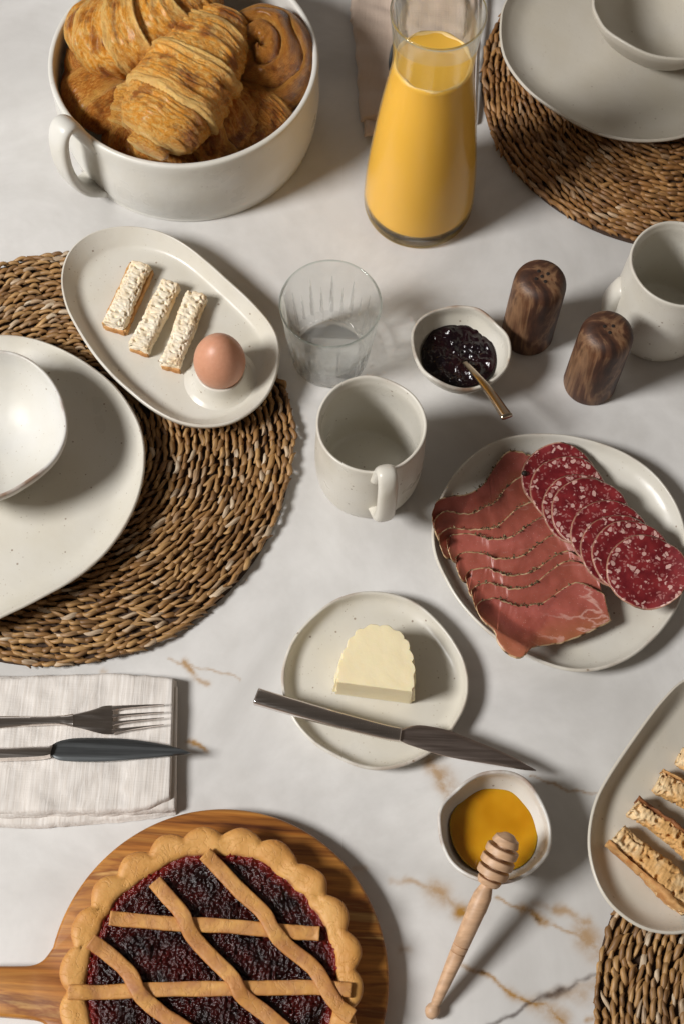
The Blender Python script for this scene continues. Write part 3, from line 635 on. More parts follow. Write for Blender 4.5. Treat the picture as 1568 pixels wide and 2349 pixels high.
# ------------------------------------------------------------------ bread
def bar(name, q0, q1, w0, w1, z0, h, mat, parent, seed, rough=0.0016, power=5.0, nl=44, nr=36, sidecut=None, zt=0.0, hole=0.0018, freq=170, big=0.0):
    """rough-cut stick of bread from q0 to q1 (world xy)"""
    q0 = np.array(q0[:2]); q1 = np.array(q1[:2]); ax = q1 - q0; L = np.linalg.norm(ax); ax /= L; sd = np.array([-ax[1], ax[0]])
    rs = []
    us = np.r_[[0, 0.0, 0.0], np.linspace(0, 1, nl), [1.0, 1.0, 1.0]]; ks = np.r_[[0.02, 0.5, 0.9], np.ones(nl), [0.9, 0.5, 0.02]]
    for u, k in zip(us, ks):
        ring = []
        for j in range(nr):
            a = 2 * math.pi * j / nr; ca, sa = math.cos(a), math.sin(a); e = 2 / power
            x = (w0 * (1 - u) + w1 * u) * 0.5 * k * math.copysign(abs(ca) ** e, ca); z = h * 0.5 * k * math.copysign(abs(sa) ** e, sa)
            p = q0 + ax * (u * L) + sd * x; pz = z0 + h * 0.5 + z + zt * u
            n = 1.0 * fbm(p[0] * freq, p[1] * freq, pz * freq + seed * 7, 3) * rough
            hl = nz(p[0] * freq * 0.6, p[1] * freq * 0.6, pz * freq * 0.6 + seed * 3 + 50)
            n -= max(0, hl - 0.16) * hole * 6
            n += big * nz(p[0] * 55, p[1] * 55, seed * 5.5) * (1.0 if abs(ca) > 0.3 else 0.5)
            dirv = np.array([ca * sd[0], ca * sd[1], sa])
            low = 0.25 if sa < -0.6 else 1.0
            ring.append((p[0] + dirv[0] * n + ax[0] * n * (1 if k < 1 and u > .5 else (-1 if k < 1 else 0)), p[1] + dirv[1] * n + ax[1] * n * (1 if k < 1 and u > .5 else (-1 if k < 1 else 0)), pz + dirv[2] * n * low))
        rs.append(ring)
    v, f = rings(rs, cap0=True, cap1=True)
    return mesh(name, v, [q[::-1] for q in f], mat, parent, loc=(q0[0], q0[1], z0))
def soldier(label, top, bottom, w, seed, crusts):
    zt = 0.017; h = 0.0155
    a = z3([top], zt + h)[0]; b = z3([bottom], zt + h)[0]; ax = (b - a) / np.linalg.norm(b - a); sd = np.array([-ax[1], ax[0]])
    t = thing('bread_soldier', label, 'bread stick', (a[0], a[1], zt), 'bread soldiers on the egg plate')
    bar('crumb', a, b, w, w * 1.02, zt, h, M_BREAD, t, seed, 0.0007, 3.4, 110, 80, hole=0.0012, freq=520, big=0.0016)
    for kind in crusts:
        if kind == 'end': bar('crust', b - sd * w * 0.46 + ax * 0.0002, b + sd * w * 0.46 + ax * 0.0002, 0.0022, 0.0022, zt, h * 0.42, M_CRUST, t, seed + 1, 0.0007, 4, 20, 16, hole=0.0004)
        if kind == 'left': bar('crust', a + sd * w * -0.5, b + sd * w * -0.5, 0.0026, 0.003, zt, h * 0.70, M_CRUST, t, seed + 1, 0.0009, 4, 30, 16, hole=0.0004)
        if kind == 'right': bar('crust', a + sd * w * 0.5, b + sd * w * 0.5, 0.0026, 0.003, zt, h * 0.5, M_CRUST, t, seed + 2, 0.0009, 4, 30, 16, hole=0.0004)
soldier('golden-crusted bread soldier, leftmost of the three on the egg plate', (578, 285), (400, 680), 0.0195, 1, ['left', 'right', 'end'])
soldier('bread soldier with a big air hole, middle of the three', (770, 405), (560, 822), 0.0185, 2, ['end'])
soldier('bread soldier lying nearest the egg', (935, 480), (765, 932), 0.0180, 3, ['end'])
def toast(label, p0, p1, w, h, seed, z0=0.019, crust_side=1, cmat=None, zt=0.0):
    a = z12([p0], z0 + h * 0.7)[0]; b = z12([p1], z0 + h * 0.7)[0]; ax = (b - a) / np.linalg.norm(b - a); sd = np.array([-ax[1], ax[0]])
    t = thing('toast_strip', label, 'toast', (a[0], a[1], z0), 'toast strips on the oval platter')
    bar('crumb', a, b, w, w * 1.1, z0, h, M_TOAST, t, seed, 0.0009, 3.2, 140, 64, hole=0.0014, freq=430, big=0.0042)
    if crust_side: bar('crust', a + sd * crust_side * w * 0.43 - ax * 0.001, b + sd * crust_side * w * 0.45, 0.0042, 0.0046, z0 + 0.0006, h * 1.04, cmat or M_TCRUST, t, seed, 0.0012, 3.0, 50, 18, hole=0.0008, big=0.0042)
toast('thick toast strip with browned face, lowest on the platter', (345, 1110), (850, 1560), 0.0205, 0.018, 11, crust_side=-1, cmat=M_CRUST)
toast('toast strip with a dark burnt crust along its upper side', (462, 920), (880, 1225), 0.0135, 0.018, 12, crust_side=1)
toast('short pale toast strip running out of frame, third up the platter', (625, 750), (900, 890), 0.0175, 0.014, 13, crust_side=1, cmat=M_CRUST)
toast('toast tip just entering the frame, topmost on the platter', (757, 590), (960, 690), 0.016, 0.015, 14, crust_side=0)

# ------------------------------------------------------------------ mugs
def mug(label, cx, cy, hang, zr=0.1, r=0.0435, prot=0.0165, low=False):
    c = P(cx, cy, zr)[:2]
    t = thing('mug', label, 'mug', (c[0], c[1], 0), 'handmade stoneware mugs')
    th = np.linspace(-math.pi, math.pi, 112, endpoint=False)
    rad = r * (1 + 0.010 * np.cos(2 * th + 0.6) + 0.006 * np.cos(3 * th))
    prof = [(0, 0.007), (0.5, 0.007), (0.82, 0.0078), (0.90, 0.013), (0.925, 0.03), (0.925, 0.06), (0.90, 0.088), (0.925, zr - 0.004, 0, 0.1), (0.95, zr - 0.0005, 0, 0.22), (0.985, zr, 0, 0.22), (1.005, zr - 0.002, 0, 0.1), (1.0, 0.088), (1.02, 0.066), (1.03, 0.04), (1.0, 0.018), (0.93, 0.004), (0.86, 0.0), (0.6, 0.0), (0, 0.0006)]
    dish('mug_body', c, rad, prof, CER, 0.0, t, wob=0.0025, seed=cx * 0.01)
    dx, dy = math.cos(hang), math.sin(hang)
    k_ = prot; tk = 0.0050
    pl = [(r * 0.95, 0.084), (r + 0.06 * k_, 0.101), (r + 0.28 * k_, 0.113), (r + 0.62 * k_, 0.117), (r + 0.92 * k_, 0.108), (r + k_, 0.090), (r + k_, 0.068), (r + 0.88 * k_, 0.049), (r + 0.5 * k_, 0.036), (r * 0.97, 0.032)]
    if low: pl = [(r * 0.90, 0.056), (r - 0.003, 0.056), (r + 0.000, 0.048), (r + 0.0025, 0.037), (r + 0.002, 0.026), (r - 0.001, 0.017), (r * 0.90, 0.012)]; tk = 0.0085
    q = catmull(pl, 42); path = [(c[0] + a * dx, c[1] + a * dy, z) for a, z in q]
    wd = [0.0078 + 0.0022 * abs(2 * i / 41 - 1) ** 6 + (0.003 if low else 0) for i in range(42)]
    k = len(path); rs = []
    pa = np.array(path); side = np.array([-dy, dx, 0.0])
    for i in range(k):
        tn = pa[min(i + 1, k - 1)] - pa[max(i - 1, 0)]; tn /= np.linalg.norm(tn); nrm = np.cross(tn, side)
        rs.append([pa[i] + side * wd[i] * math.copysign(abs(math.cos(x)) ** 0.8, math.cos(x)) + nrm * tk * math.copysign(abs(math.sin(x)) ** 0.8, math.sin(x)) for x in np.linspace(0, 2 * math.pi, 20, endpoint=False)])
    v, f = rings(rs, cap0=True, cap1=True)
    mesh('handle', v, f, CER, t, loc=path[20])
mug('empty stoneware mug with handle towards the viewer, beside the tumbler', 851, 972, R(-76), 0.1, 0.0432)
mug('stoneware mug cut off by the right edge, beside the wooden shakers', 1562, 603, R(178), 0.1, 0.0427, 0.012, True)

# ------------------------------------------------------------------ tumbler
def tumbler():
    c = P(758, 694.5, 0.088)[:2]
    t = thing('tumbler', 'clear cut glass tumbler with vertical flutes, between the egg plate and mug', 'glass', (c[0], c[1], 0))
    n = 480; th = np.linspace(0, 2 * math.pi, n, endpoint=False); H = 0.088
    def ro(z): return 0.0335 + (0.0428 - 0.0335) * (z / H) ** 0.9
    rs = []
    def flute(th, z):
        a = (th * 26 / (2 * math.pi)) % 1.0; idx = np.floor(th * 26 / (2 * math.pi)).astype(int) % 2
        top = np.where(idx == 0, 0.072, 0.054)
        g = np.clip(1 - np.abs(a - 0.5) * 2 / 0.46, 0, 1)
        f = np.clip((top - z) / 0.040, 0, 1) ** 0.8
        return np.where(g > 1 - f * 0.97, (g - (1 - f)) * 0.0026 / 1.0, 0) if z > 0.006 else 0.0012 * np.abs(np.sin(th * 10)) * z / 0.006
    for z in np.r_[0.0, 0.0008, 0.002, 0.004, np.linspace(0.006, 0.067, 110), np.linspace(0.070, H - 0.0008, 7), H]:
        r = ro(z) - flute(th, z)
        if z < 0.002: r = r - 0.0016 * (1 - z / 0.002)
        if z >= H: r = r - 0.0006
        rs.append(np.stack([c[0] + r * np.cos(th), c[1] + r * np.sin(th), np.full(n, z)], 1))
    for z, k in [(H, 0.0015), (H - 0.0008, 0.0020), (0.07, 0.0021), (0.05, 0.0027), (0.03, 0.0034), (0.020, 0.0040), (0.016, 0.0060), (0.0145, 0.0100), (0.014, 0.018), (0.0138, 0.033)]:
        r = np.maximum(ro(z) - k, 0.0005)
        rs.append(np.stack([c[0] + r * np.cos(th), c[1] + r * np.sin(th), np.full(n, z)], 1))
    v, f = rings(rs, cap0=True, cap1=True)
    gb = mesh('glass_body', v, f, M_GLASS, t, loc=(c[0], c[1], 0))
    gb.cycles.is_caustics_caster = True; bpy.data.objects['table_top'].cycles.is_caustics_receiver = True
    gb.data.materials.append(M_RIM); gb.data.materials.append(M_BASE); gb.data.materials.append(M_FLUTE)
    for p_ in gb.data.polygons:
        if p_.center.z > H - 0.0016: p_.material_index = 1
        elif p_.center.z < 0.018: p_.material_index = 2
        else:
            qx, qy = p_.center.x, p_.center.y; rr_ = math.hypot(qx, qy)
            if rr_ > ro(p_.center.z) - 0.0030 + 0.0 and p_.normal.x * qx + p_.normal.y * qy > 0:
                dep = float(flute(np.array([math.atan2(qy, qx) % (2 * math.pi)]), p_.center.z)[0])
                if dep > 0.00025: p_.material_index = 3
tumbler()

# ------------------------------------------------------------------ carafe
def carafe():
    c = P(957, 473, 0.0)[:2]
    t = thing('carafe', 'tall glass carafe filled with orange juice', 'carafe', (c[0], c[1], 0))
    th = np.linspace(0, 2 * math.pi, 96, endpoint=False); H = 0.252
    o = catmull([(0.0440, 0.0), (0.0480, 0.0025), (0.0502, 0.012), (0.0502, 0.032), (0.0482, 0.065), (0.0448, 0.100), (0.0402, 0.140), (0.0352, 0.175), (0.0332, 0.193), (0.0333, 0.208), (0.0350, 0.232), (0.0376, H)], 70)
    ro = lambda z: float(np.interp(z, o[:, 1], o[:, 0]))
    pr = [(r, z) for r, z in o] + [(ro(H) - 0.0006, H + 0.0005), (ro(H) - 0.0015, H)] + [(ro(z) - 0.0018, z) for z in np.linspace(0.245, 0.020, 50)] + [(0.0455, 0.016), (0.042, 0.0130), (0.030, 0.0118), (0.001, 0.0115)]
    rs = [np.stack([c[0] + r * np.cos(th), c[1] + r * np.sin(th), np.full(96, z)], 1) for r, z in pr]
    v, f = rings(rs, cap0=True, cap1=True); cg = mesh('carafe_glass', v, f, M_GLASS2, t, loc=(c[0], c[1], 0))
    cg.data.materials.append(M_GLASS1); cg.data.materials.append(M_RIM)  # clear base tinted amber in place of the juice it reflects
    for p_ in cg.data.polygons:
        if p_.center.z < 0.0165: p_.material_index = 1
        elif p_.center.z > H - 0.0018: p_.material_index = 2
    J = 0.196
    pj = [(0.001, 0.0122), (0.030, 0.0124), (0.0425, 0.0138), (0.0458, 0.0165)] + [(ro(z) - 0.0014, z) for z in np.linspace(0.021, J, 46)] + [(ro(J) - 0.0023, J + 0.0004), (ro(J) - 0.0045, J - 0.0004), (0.015, J - 0.0006), (0.001, J - 0.0006)]
    rs = [np.stack([c[0] + r * np.cos(th), c[1] + r * np.sin(th), np.full(96, z)], 1) for r, z in pj]
    v, f = rings(rs, cap0=True, cap1=True)
    ju = tag(mesh('orange_juice', v, f, M_JUICE, loc=(c[0], c[1], 0.012)), 'cloudy orange juice filling the glass carafe', 'juice')
    rj = ro(J) - 0.0030; pf = [(rj - 0.0012, J - 0.0004), (rj, J + 0.0010), (rj + 0.0012, J + 0.0012), (rj + 0.0012, J - 0.0008)]
    rs = [np.stack([c[0] + (q + 0.0006 * np.sin(th * 9 + q * 900)) * np.cos(th), c[1] + (q + 0.0006 * np.sin(th * 9 + q * 900)) * np.sin(th), np.full(96, z)], 1) for q, z in pf]
    v, f = rings(rs); mesh('foam_ring', v, f, M_FOAM, ju, loc=(c[0], c[1], J))
carafe()

# ------------------------------------------------------------------ shakers
def shaker(label, bx, by, holes, rot, H=0.094, r=0.0232):
    c = P(bx, by, 0)[:2]
    t = thing('shaker', label, 'shaker', (c[0], c[1], 0), 'round-topped walnut shakers')
    pr = [(0.0, 0.001), (0.0, r - 0.002), (0.0008, r - 0.0006), (0.003, r)] + [(z, r * (1 - 0.035 * z / H)) for z in np.linspace(0.01, H - 0.017, 10)]
    r1 = r * (1 - 0.035)
    for i in range(1, 14):
        a = math.pi / 2 * i / 13; pr.append((H - 0.014 + 0.014 * math.sin(a) ** 1.0, r1 * max(math.cos(a), 0.0) ** 0.46 if i < 13 else 0.0003))
    v, f = lathe_axis((c[0], c[1], 0), (c[0], c[1], 1), pr, 64)
    o = mesh('shaker_body', v, f, M_WAL, t, loc=(c[0], c[1], 0))
    for hx, hy in holes:
        cx, cy = c[0] + hx * math.cos(rot) - hy * math.sin(rot), c[1] + hx * math.sin(rot) + hy * math.cos(rot)
        q = math.hypot(hx, hy) / r1
        z = H - 0.014 + 0.014 * math.sin(math.acos(min(q ** (1 / 0.46), 1)))
        v, f = lathe_axis((cx, cy, z - 0.003), (cx, cy, z + 1), [(0, 0.0015), (0.0034, 0.0015), (0.00345, 0.0012)], 14)
        mesh('hole', v, f, M_HOLE, t, loc=(cx, cy, z))  # solid plug, its dark colour stands for the shade inside the opening
g = 0.0056
shaker('walnut shaker with five holes in its domed top, taller in the photo, near the jam', 1207, 766, [(0, 0), (g, 0), (-g, 0), (0, g), (0, -g)], R(28))
shaker('walnut shaker with three holes, standing nearer the right mug', 1350, 879, [(-0.0035, 0.002), (0.0035, 0.002), (0, -0.004)], R(5))

# ------------------------------------------------------------------ serving pot and pastries
PZ = 0.090
PC = P(421, 130, PZ)[:2]; PR = 0.1208
def pot():
    t = thing('serving_pot', 'round white stoneware casserole with strap handle, full of pastries', 'pot', (PC[0], PC[1], 0))
    th = np.linspace(-math.pi, math.pi, 160, endpoint=False)
    rad = PR * (1 + 0.004 * np.cos(2 * th))
    H = PZ
    prof = [(0, 0.007), (0.5, 0.007), (0.86, 0.008), (0.93, 0.018), (0.952, 0.04), (0.955, 0.07), (0.952, H - 0.008), (0.956, H - 0.0015, 0, 0.05), (0.975, H, 0, 0.1), (0.995, H - 0.0012, 0, 0.05), (1.0, H - 0.006), (0.997, 0.068), (1.003, 0.042), (0.985, 0.018), (0.955, 0.005), (0.92, 0.0), (0.6, 0.0), (0, 0.0008)]
    dish('pot_body', PC, rad, prof, CERP, 0.0, t, wob=0.002, seed=31)
    a = P(210, 286, PZ)[:2] - PC; hang = math.atan2(a[1], a[0]); dx, dy = math.cos(hang), math.sin(hang); r = PR
    pl = [(r * 0.965, 0.076), (r + 0.002, 0.093), (r + 0.007, 0.107), (r + 0.014, 0.112), (r + 0.0205, 0.106), (r + 0.0240, 0.089), (r + 0.0240, 0.064), (r + 0.019, 0.040), (r + 0.010, 0.022), (r * 0.985, 0.014)]
    pa = np.array([(PC[0] + q * dx, PC[1] + q * dy, z) for q, z in catmull(pl, 48)]); side = np.array([-dy, dx, 0.0]); rs = []
    for i in range(48):
        tn = pa[min(i + 1, 47)] - pa[max(i - 1, 0)]; tn /= np.linalg.norm(tn); nrm = np.cross(tn, side)
        w = 0.0110 + 0.008 * abs(2 * i / 47 - 1) ** 5
        rs.append([pa[i] + side * w * math.copysign(abs(math.cos(x)) ** 0.7, math.cos(x)) + nrm * 0.0052 * math.copysign(abs(math.sin(x)) ** 0.8, math.sin(x)) for x in np.linspace(0, 2 * math.pi, 24, endpoint=False)])
    v, f = rings(rs, cap0=True, cap1=True); mesh('handle', v, f, CERP, t, loc=pa[24])
pot()
def croissant(name, label, path, prof, bounds, seed, mat, up=(0, 0, 1), flat=0.8, lipamp=0.22, cat='croissant', tiltk=0.05, nt=300, nf=110, fine=0.085):
    path = catmull(path, nt); prof = np.array(prof); rs = []; TT = []; LP = []; PH = []
    up = np.array(up, float); k = nt
    mid = 0.5
    for i in range(nt):
        t0 = i / (nt - 1)
        tn = path[min(i + 1, k - 1)] - path[max(i - 1, 0)]; tn /= np.linalg.norm(tn); s = np.cross(tn, up); s /= np.linalg.norm(s); w = np.cross(s, tn)
        base = float(np.interp(t0, prof[:, 0], prof[:, 1])); ring = []
        for j in range(nf):
            a = 2 * math.pi * j / nf
            tw = t0 + tiltk * math.sin(a + 0.6) + 0.018 * nz(math.cos(a) * 1.5 + seed, math.sin(a) * 1.5, t0 * 3)
            # wraps: boundaries grow towards the middle from both tips
            lo = max([b for b in bounds if b <= tw], default=0.0); hi = min([b for b in bounds if b > tw], default=1.0)
            ph = (tw - lo) / max(hi - lo, 1e-3)
            if tw < mid: ph = ph        # lip lies at lo side when walking to the middle
            else: ph = 1 - ph
            ph = min(max(ph, 0), 1)
            step = lipamp * (min(ph / 0.035, 1.0) * (1 - 0.6 * ph) - 0.35)
            fi = fine * (0.45 - abs(nz(tw * 34 + seed, math.cos(a) * 1.1, math.sin(a) * 1.1)) * 1.6 + 0.5 * nz(tw * 90, math.cos(a) * 2.2, math.sin(a) * 2.2 + seed))
            lump = 0.07 * nz(tw * 6 + seed * 3, math.cos(a) * 1.5, math.sin(a) * 1.5)
            r = base * (1 + step + fi + lump)
            ring.append(path[i] + s * r * math.cos(a) + w * r * flat * math.sin(a)); TT.append(tw); LP.append(ph); PH.append(2 * abs(a - math.pi))
        rs.append(ring)
    v, f = rings(rs, cap0=True, cap1=True)
    return tag(mesh(name, v, f, mat, None, True, {'tt': TT, 'lip': LP, 'phi': PH}, loc=path[nt // 2]), label, cat)
def Q(x, y, z): return P(x, y, z)
croissant('croissant', 'big golden croissant lying on top of the pastries, tip over the pot rim', [Q(336, 350, 0.103), Q(362, 300, 0.107), Q(412, 220, 0.106), Q(462, 130, 0.100), Q(508, 56, 0.092), Q(520, 30, 0.090)],
          [(0, 0.004), (0.02, 0.0150), (0.06, 0.0180), (0.115, 0.0175), (0.145, 0.026), (0.22, 0.035), (0.34, 0.040), (0.5, 0.0405), (0.64, 0.036), (0.76, 0.029), (0.86, 0.020), (0.93, 0.012), (0.98, 0.006), (1, 0.003)],
          [0.125, 0.34, 0.56, 0.74, 0.88], 3, M_PAST, flat=0.72, tiltk=0.045)
croissant('croissant', 'croissant at the back left of the pot with flaky vertical ridges', [Q(168, 95, 0.076), Q(200, 78, 0.086), Q(270, 75, 0.096), Q(350, 50, 0.098), Q(430, -10, 0.092), Q(480, -60, 0.08)],
          [(0, 0.004), (0.04, 0.014), (0.12, 0.021), (0.22, 0.030), (0.4, 0.039), (0.6, 0.041), (0.8, 0.034), (0.93, 0.02), (1, 0.004)], [0.16, 0.30, 0.44, 0.58, 0.72, 0.85], 8, M_PAST, flat=0.80, tiltk=0.06)
croissant('croissant', 'shaded croissant low in the pot under the big one', [Q(300, 330, 0.055), Q(380, 310, 0.068), Q(470, 300, 0.070), Q(540, 250, 0.066), Q(575, 190, 0.05)],
          [(0, 0.006), (0.1, 0.020), (0.3, 0.028), (0.5, 0.032), (0.75, 0.026), (0.95, 0.012), (1, 0.004)], [0.15, 0.3, 0.45, 0.6, 0.75, 0.9], 5, M_PAST2, flat=0.8)
croissant('croissant', 'croissant end in shadow at the lower right inside the pot', [Q(520, 330, 0.045), Q(560, 300, 0.055), Q(610, 250, 0.058), Q(640, 210, 0.05)],
          [(0, 0.008), (0.2, 0.022), (0.6, 0.028), (1, 0.010)], [0.25, 0.5, 0.75], 23, M_PAST2, flat=0.8)
croissant('croissant', 'croissant end in shadow at the lower left inside the pot', [Q(255, 305, 0.040), Q(300, 320, 0.048), Q(350, 335, 0.048), Q(400, 340, 0.04)],
          [(0, 0.010), (0.3, 0.024), (0.7, 0.022), (1, 0.008)], [0.3, 0.6], 29, M_PAST2, flat=0.8)
croissant('pastry', 'glazed folded pastry against the left wall of the pot', [Q(192, 160, 0.050), Q(205, 185, 0.058), Q(225, 215, 0.060), Q(255, 250, 0.056), Q(275, 275, 0.048)],
          [(0, 0.010), (0.12, 0.022), (0.4, 0.032), (0.65, 0.032), (0.9, 0.024), (1, 0.01)], [0.35, 0.7], 14, M_PAST2, flat=0.7, lipamp=0.06, cat='pastry', fine=0.012)
croissant('pastry', 'narrow croissant end tucked by the left wall beneath the back croissant', [Q(168, 165, 0.056), Q(185, 155, 0.062), Q(210, 135, 0.064), Q(245, 110, 0.06)],
          [(0, 0.006), (0.2, 0.018), (0.6, 0.022), (1, 0.012)], [0.3, 0.6], 17, M_PAST2, flat=0.8, cat='pastry')
croissant('pastry', 'flaky strip of pastry beside the big croissant above the handle', [Q(330, 170, 0.068), Q(306, 230, 0.070), Q(292, 280, 0.062), Q(284, 310, 0.055)],
          [(0, 0.008), (0.3, 0.017), (0.7, 0.016), (1, 0.008)], [0.3, 0.6, 0.8], 19, M_PAST, flat=0.8, cat='pastry')
def swirl():
    c = Q(612, 136, 0.070); n = 120; mm = 60; rs = []; LP = []; TT = []; PH = []
    Rr = 0.0455; ax = Vector((-0.18, -0.30, 1)).normalized(); rot = Vector((0, 0, 1)).rotation_difference(ax).to_matrix()
    for i in range(mm + 1):
        s = i / mm; ring = []
        for j in range(n):
            a = 2 * math.pi * j / n
            rr = Rr * s * (1 + 0.05 * math.cos(2 * a + 1) + 0.03 * nz(math.cos(a) * 2, math.sin(a) * 2, 4))
            ph = (s * 2.6 - a / (2 * math.pi) + 0.34 * nz(math.cos(a) * 1.2, math.sin(a) * 1.2, s * 2.5)) % 1.0
            z = 0.026 * math.sqrt(max(0, 1 - s ** 2.6)) + 0.0085 * (math.sin(math.pi * ph) ** 0.6) * (1 - s ** 6) + 0.001 * nz(rr * 200, a * 3, 0)
            v = rot @ Vector((rr * math.cos(a), rr * math.sin(a) * 1.15, z)); ring.append((c[0] + v.x, c[1] + v.y, c[2] + v.z)); LP.append(0.12 + 0.6 * ph); TT.append(ph * 0.6 + s); PH.append(2 * abs(a - math.pi))
        rs.append(ring)
    ring = []
    for j in range(n):
        a = 2 * math.pi * j / n; v = rot @ Vector((Rr * 0.9 * math.cos(a), Rr * 0.95 * math.sin(a), -0.03)); ring.append((c[0] + v.x, c[1] + v.y, c[2] + v.z)); LP.append(0.5); TT.append(1.2); PH.append(2 * abs(a - math.pi))
    rs.append(ring)
    v, f = rings(rs, cap1=True); f.append(tuple(range(n))[::-1])
    tag(mesh('pastry', v, f, M_PAST2, None, True, {'tt': TT, 'lip': LP, 'phi': PH}, loc=c), 'round spiral pastry at the right side of the pot', 'pastry')
swirl()

# ------------------------------------------------------------------ cutlery helpers
def flatware(name, top, bot, z0, z1_, th, mat, parent, conv, bevel=0.0012, n=60, crown=0.0, mm=9):
    """blade-like solid between two edge curves (same direction); z runs from z0 to z1_"""
    U = catmull(top, n); Wc = catmull(bot, n); V = []; F = []
    zs = np.linspace(z0, z1_, n)
    for i in range(n):
        a = conv([tuple(U[i])], zs[i])[0]; b = conv([tuple(Wc[i])], zs[i])[0]
        for lay in (0, 1):
            for j in range(mm):
                s = j / (mm - 1); q = a * (1 - s) + b * s; e = min(s, 1 - s) * 2
                h = th * (0.25 + 0.75 * min(1, e / 0.25)) * 0.5 + crown * math.sin(math.pi * s)
                V.append((q[0], q[1], zs[i] + (h if lay == 0 else -th * 0.5)))
    k = 2 * mm
    for i in range(n - 1):
        for j in range(mm - 1):
            F.append((i * k + j, i * k + j + 1, (i + 1) * k + j + 1, (i + 1) * k + j))
            F.append((i * k + mm + j, (i + 1) * k + mm + j, (i + 1) * k + mm + j + 1, i * k + mm + j + 1))
        F.append((i * k, (i + 1) * k, (i + 1) * k + mm, i * k + mm)); F.append((i * k + mm - 1, i * k + 2 * mm - 1, (i + 1) * k + 2 * mm - 1, (i + 1) * k + mm - 1))
    F.append(tuple(range(mm)) + tuple(range(2 * mm - 1, mm - 1, -1))); o = (n - 1) * k; F.append((tuple(o + x for x in range(mm)) + tuple(o + x for x in range(2 * mm - 1, mm - 1, -1)))[::-1])
    V = np.array(V)
    ob = mesh(name, V, F, mat, parent, loc=V.mean(0))
    md = ob.modifiers.new('es', 'EDGE_SPLIT'); md.split_angle = R(40)
    return ob
# butter and its knife
def butter():
    zt, zb = 0.040, 0.0062
    top = z8([(478, 541), (484, 500), (496, 440), (515, 385), (540, 335), (572, 290), (620, 262), (690, 250), (755, 266), (808, 300), (838, 345), (856, 400), (866, 450), (869, 520), (861, 591)], zt)
    c = catmull(top, 90)
    front = np.linspace(c[-1], c[0], 40)[1:-1]; loop = np.r_[c, front]; n = len(loop)
    cen = loop.mean(0); rs = []
    bf = z8([(832, 686), (460, 626)], zb)
    for z in np.r_[np.linspace(zb, zt - 0.002, 10), zt - 0.0006, zt]:
        u = (z - zb) / (zt - zb); ring = []
        for i, p in enumerate(loop):
            if i < 90:
                q = p.copy(); dv = (p - cen) / np.linalg.norm(p - cen)
                cr_ = 0.0032 * abs(math.sin(i * 0.42 + 0.5 * nz(i * 0.3, 1))) * (1 if 3 < i < 87 else 0.2)
                q = q + dv * (cr_ * (1 - 0.4 * u) - 0.0006 + 0.0015 * (1 - u)) + dv * 0.0006 * nz(i * 0.5, z * 200, 3)
                if i < 1 or i > 88: q = p
            else: q = p.copy()
            # front face leans out towards its foot
            t = np.clip(np.dot(p - cen, (loop[110] - cen)) / np.dot(loop[110] - cen, loop[110] - cen), 0, 1)
            if i >= 90: q = q + 0
            ring.append((q[0], q[1], z))
        rs.append(ring)
    ins = 0.93
    rs[-1] = [(cen[0] + (a - cen[0]) * 0.985, cen[1] + (b - cen[1]) * 0.985, z) for a, b, z in rs[-1]]
    for s in (0.9, 0.7, 0.45, 0.2):
        rs.append([(cen[0] + (a - cen[0]) * s, cen[1] + (b - cen[1]) * s, zt + 0.0004 * nz(a * 90 * s, b * 90 * s, 2)) for a, b in loop])
    v, f = rings(rs, cap0=True, cap1=True)
    o = tag(mesh('butter', v, f, M_BUTTER, loc=(cen[0], cen[1], zb)), 'pale yellow arched block of butter with crinkled side on the side plate', 'butter')
    md = o.modifiers.new('es', 'EDGE_SPLIT'); md.split_angle = R(38)
butter()
kn = thing('butter_knife', 'steel knife laid across the butter plate, its tip at the honey bowl', 'knife', P(900, 1660, 0.02), 'table knives')
hp = catmull([(70, 616), (150, 640), (300, 684), (450, 727), (600, 767), (720, 797), (800, 812)], 40)
path = [P(557.8 + 0.4494 * a, 1321.2 + 0.4494 * b, 0.0255 + 0.002 * math.sin(i / 39 * 3.1)) for i, (a, b) in enumerate(hp)]
v, f = tube(path, [0.0068 - 0.0014 * i / 39 for i in range(40)], 20, flat=0.62, power=4.2, twist=0.0)
mesh('handle', v, f, M_STEEL, kn, loc=path[20])
flatware('blade', [(785, 790), (860, 766), (930, 765), (1050, 790), (1150, 830), (1300, 890), (1400, 938), (1460, 972), (1491, 992)], [(790, 836), (830, 856), (900, 880), (1000, 912), (1100, 934), (1230, 956), (1350, 976), (1440, 990), (1491, 994)], 0.0255, 0.0215, 0.0022, M_BLADE, kn, z8)

# ------------------------------------------------------------------ linen napkin, fork, knife
def wr(seed, amp, fx=16, fy=22):
    return lambda x, y, s, t: amp * (fbm(x * fx, y * fy, seed, 3) + 0.35 * nz(x * 70, y * 25, seed + 4))
def napkin(label, layers, conv, mat, group, loc_pt):
    t = thing('napkin', label, 'napkin', tuple(loc_pt) + (0,), group)
    for nm, top, bot, z0, th, sd in layers:
        U = catmull(conv(top, z0 + th), 40); Wc = catmull(conv(bot, z0 + th), 40)
        jm = 1.0 if 'white' in label else 2.6
        U = U + jm * np.array([[0.0007 * nz(i * 0.5, sd), 0.0011 * nz(i * 0.35, sd + 5)] for i in range(40)]); Wc = Wc + jm * np.array([[0.0009 * nz(i * 0.5, sd + 9), 0.0013 * nz(i * 0.35, sd + 15)] for i in range(40)])
        V, F, E, A, B = patch(U, Wc, 90, 70, z0, th, 0.004, wr(sd, 0.0022, 26, 34) if 'white' in label else wr(sd, 0.0050, 14, 24))
        V = np.array(V); V[:, 2] = np.maximum(V[:, 2], 0.0006)
        mesh(nm, V, F, mat, t, loc=V.mean(0) * (1, 1, 0))
    return t
